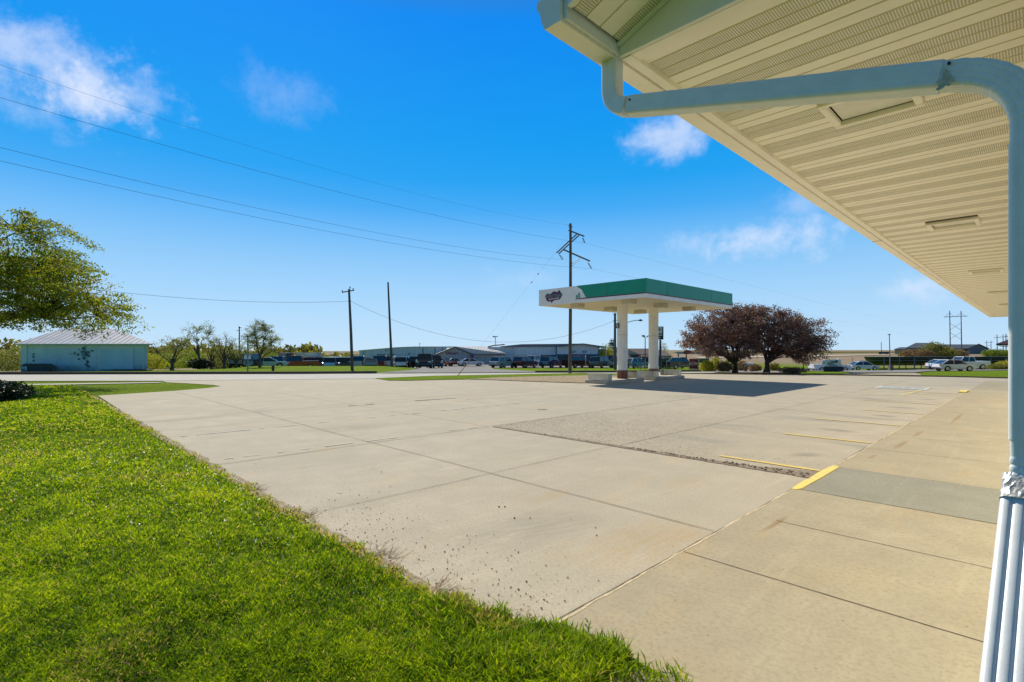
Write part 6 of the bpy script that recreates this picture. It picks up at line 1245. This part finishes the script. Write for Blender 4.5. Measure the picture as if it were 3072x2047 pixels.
def vehicle(kind, color, px, v, ang, label, cat, group, dz=0.0, scale=1.0, zbase=None, stripe=False):
    """ang: heading, degrees anticlockwise from the camera-right bearing"""
    p = PT(px, v, .05 + dz)
    if zbase is not None: p.z = PY(px, zbase, v).z
    names = {'crossover': 'parked_suv', 'suv': 'parked_suv', 'wagon': 'parked_suv', 'sedan': 'parked_car', 'pickup': 'parked_pickup', 'van': 'parked_van'}
    root = thing(names[kind], p, label, cat, group, TH + R(ang)); root.scale = (scale,) * 3
    K = KINDS[kind]; pm_ = carpaint(color, PAINT[color], 0.05 if color == 'white' else .3)
    def add(part, m, loc=(0, 0, 0), name=None, parent=root):
        src = veh_mesh(kind, part); key = (src.name, m.name)
        if key not in proto: me = src.copy(); me.materials.append(m); proto[key] = me
        o = bpy.data.objects.new(name or part, proto[key]); COL.objects.link(o); o.parent = parent; o.location = loc; return o
    add('body', pm_); add('windows', M['glass']); [add(q_, M['rubber']) for q_ in ('front_bumper', 'rear_bumper', 'grille')]
    for sx in K['wb']:
        for sy in (-1, 1):
            wh = add('wheel', M['rubber'], (sx, sy * (K['Wd'] / 2 - .12), K['r'] - .02)); add('rim', M['rim'], (0, 0, 0), parent=wh)
    for sy in (-1, 1): add('headlight', M['lampclear'], (0, sy * (K['Wd'] / 2 - .24), 0)); add('tail_light', M['lampred'], (0, sy * (K['Wd'] / 2 - .12), 0))
    if stripe: b = MB(); b.box((.2, -K['Wd'] / 2 - .01, .55), (2.2, .02, .07)); b.box((-.95, -K['Wd'] / 2 - .01, .85), (.07, .02, .6)); b.build('stripe', M['yel'], root, local=True)
    return root
G1 = 'vehicles parked in the dealership front row'; G2 = 'vehicles parked in the dealership back lot'; G3 = 'vehicles parked in front of the sign gable'; G4 = 'vehicles parked behind the canopy'; G5 = 'white vehicles parked on the right'
for args in [
 ('suv', 'silver', 1508, 81, 52, 'silver green SUV leading the front row at its left end', 'suv', G1),
 ('suv', 'maroon', 1575, 83, 52, 'dark maroon SUV beside the silver green one', 'suv', G1),
 ('pickup', 'white', 1600, 93, 50, 'white pickup standing behind the maroon SUV', 'pickup', G1),
 ('suv', 'blue', 1655, 83, 52, 'dark blue SUV left of the transmission pole', 'suv', G1),
 ('pickup', 'maroon', 1735, 83, 40, 'dark red pickup standing behind the transmission pole', 'pickup', G1),
 ('suv', 'darkgreen', 1805, 81, 50, 'blackish green SUV in the front row left of the left column', 'suv', G1),
 ('suv', 'maroon', 1776, 95, 50, 'maroon SUV half hidden behind the blackish green SUV', 'suv', G1),
 ('pickup', 'red', 1836, 95, 60, 'tall red pickup behind the blackish green SUV', 'pickup', G1),
 ('wagon', 'tealgrey', 1861, 78, 60, 'teal grey wagon mostly hidden by the left column', 'suv', G1),
 ('wagon', 'paleblue', 1908, 82, 35, 'pale blue SUV between the two canopy columns', 'suv', G4),
 ('suv', 'black', 1944, 90, 60, 'black SUV just left of the right column', 'suv', G4),
 ('suv', 'darkgreen', 1987, 86, 50, 'very dark SUV just right of the right column', 'suv', G4),
 ('sedan', 'silver', 2008, 90, 40, 'silver car roof showing behind the black pickup with yellow stripe', 'car', G4),
 ('pickup', 'black', 2036, 80, 30, 'black pickup with a yellow side stripe left of the maroon sign', 'pickup', G4, 0, .95),
 # drive mouth
 ('pickup', 'black', 1277, 70, -86, 'big black pickup facing the road at the mouth of the drive', 'pickup', G3, 0, 1.05),
 ('pickup', 'black', 1303, 78, -75, 'second black pickup peeping out right of the big one', 'pickup', G3),
 ('suv', 'black', 1232, 74, 120, 'black SUV seen from behind just left of the big black pickup', 'suv', G3),
 ('sedan', 'orange', 1328, 92, 140, 'orange red coupe glinting in the sun left of the gold one', 'car', G3),
 ('sedan', 'gold', 1364, 93, 35, 'pale gold coupe between the orange red and the white one', 'car', G3),
 ('sedan', 'white', 1412, 92, 18, 'white coupe parked alone at the right of the coupes', 'car', G3),
 # back lot behind the verge
 ('suv', 'tealgrey', 726, 62, 100, 'grey green car at the left end of the back lot', 'suv', G2), ('suv', 'black', 750, 64, 80, 'black SUV behind the grey street post', 'suv', G2), ('wagon', 'white', 778, 70, 70, 'white wagon behind the tall full tree', 'suv', G2),
 ('sedan', 'paleblue', 805, 66, 20, 'pale blue sedan right of the tall full tree', 'car', G2), ('pickup', 'silver', 834, 74, 100, 'silver pickup left of the white box van', 'pickup', G2), ('van', 'silver', 873, 82, 180, 'tall white van high above the other vehicles', 'van', G2, -.1),
 ('pickup', 'red', 890, 71, 200, 'red pickup in front of the tall van', 'pickup', G2), ('suv', 'red', 928, 76, 115, 'red SUV, left of the two red ones', 'suv', G2), ('suv', 'maroon', 956, 76, 115, 'darker red SUV, right of the two red ones', 'suv', G2),
 ('suv', 'paleblue', 988, 74, 110, 'pale blue SUV left of the bright blue car', 'suv', G2), ('suv', 'brightblue', 1018, 76, 105, 'bright blue SUV in the back lot', 'suv', G2), ('suv', 'darkgreen', 1044, 72, 100, 'dark SUV just left of the leaning crossarm pole', 'suv', G2),
 ('pickup', 'silver', 1074, 73, 100, 'silver pickup just right of the leaning crossarm pole', 'pickup', G2), ('suv', 'white', 1098, 78, 105, 'white SUV two places right of the crossarm pole', 'suv', G2), ('sedan', 'tealgrey', 1112, 69, 105, 'grey green sedan in front of the workshop', 'car', G2), ('pickup', 'red', 1142, 73, 95, 'red pickup left of the bare pole', 'pickup', G2),
 ('pickup', 'white', 1168, 75, 95, 'white pickup behind the bare pole', 'pickup', G2), ('suv', 'white', 1196, 73, 110, 'white jeep-like SUV right of the bare pole', 'suv', G2), ('wagon', 'blue', 1160, 84, 100, 'blue wagon in the second line near the garage doors', 'suv', G2), ('suv', 'grey', 1210, 84, 100, 'grey SUV in the second line right of the bare pole', 'suv', G2), ('suv', 'black', 1000, 86, 100, 'black SUV in the second line behind the pale blue one', 'suv', G2), ('suv', 'grey', 1065, 86, 100, 'grey SUV in the second line behind the crossarm pole', 'suv', G2),
 ]: vehicle(*args, **({'stripe': True} if 'yellow side stripe' in args[5] else {}))
vehicle('pickup', 'white', 2489, 82, -3, 'white pickup parked behind the nest sign', 'pickup', G5, zbase=1116, scale=1.0)
vehicle('crossover', 'white', 2590, 93, -4, 'white patrol SUV with a roof light bar right of the nest sign', 'suv', G5, zbase=1111.5, scale=1.0)
bar = MB(); bar.box((-.1, 0, 1.68), (.3, 1.1, .12)); 
for o in list(COL.objects):
    if o.get('label', '').startswith('white patrol'): bar.build('light_bar', mat('lightbar', (.04, .06, .14), .4), o, local=True)
vehicle('crossover', 'white', 2861, 73, -6, 'white crossover coupe parked nearest the shop on the right', 'suv', G5, zbase=1113.5, scale=1.0)
vehicle('crossover', 'white', 2836, 79, -6, 'white SUV mostly hidden behind the crossover coupe', 'suv', G5, zbase=1110)
vehicle('pickup', 'white', 2895, 80, 176, 'white pickup facing left behind the crossover coupe', 'pickup', G5, zbase=1108, scale=1.03)
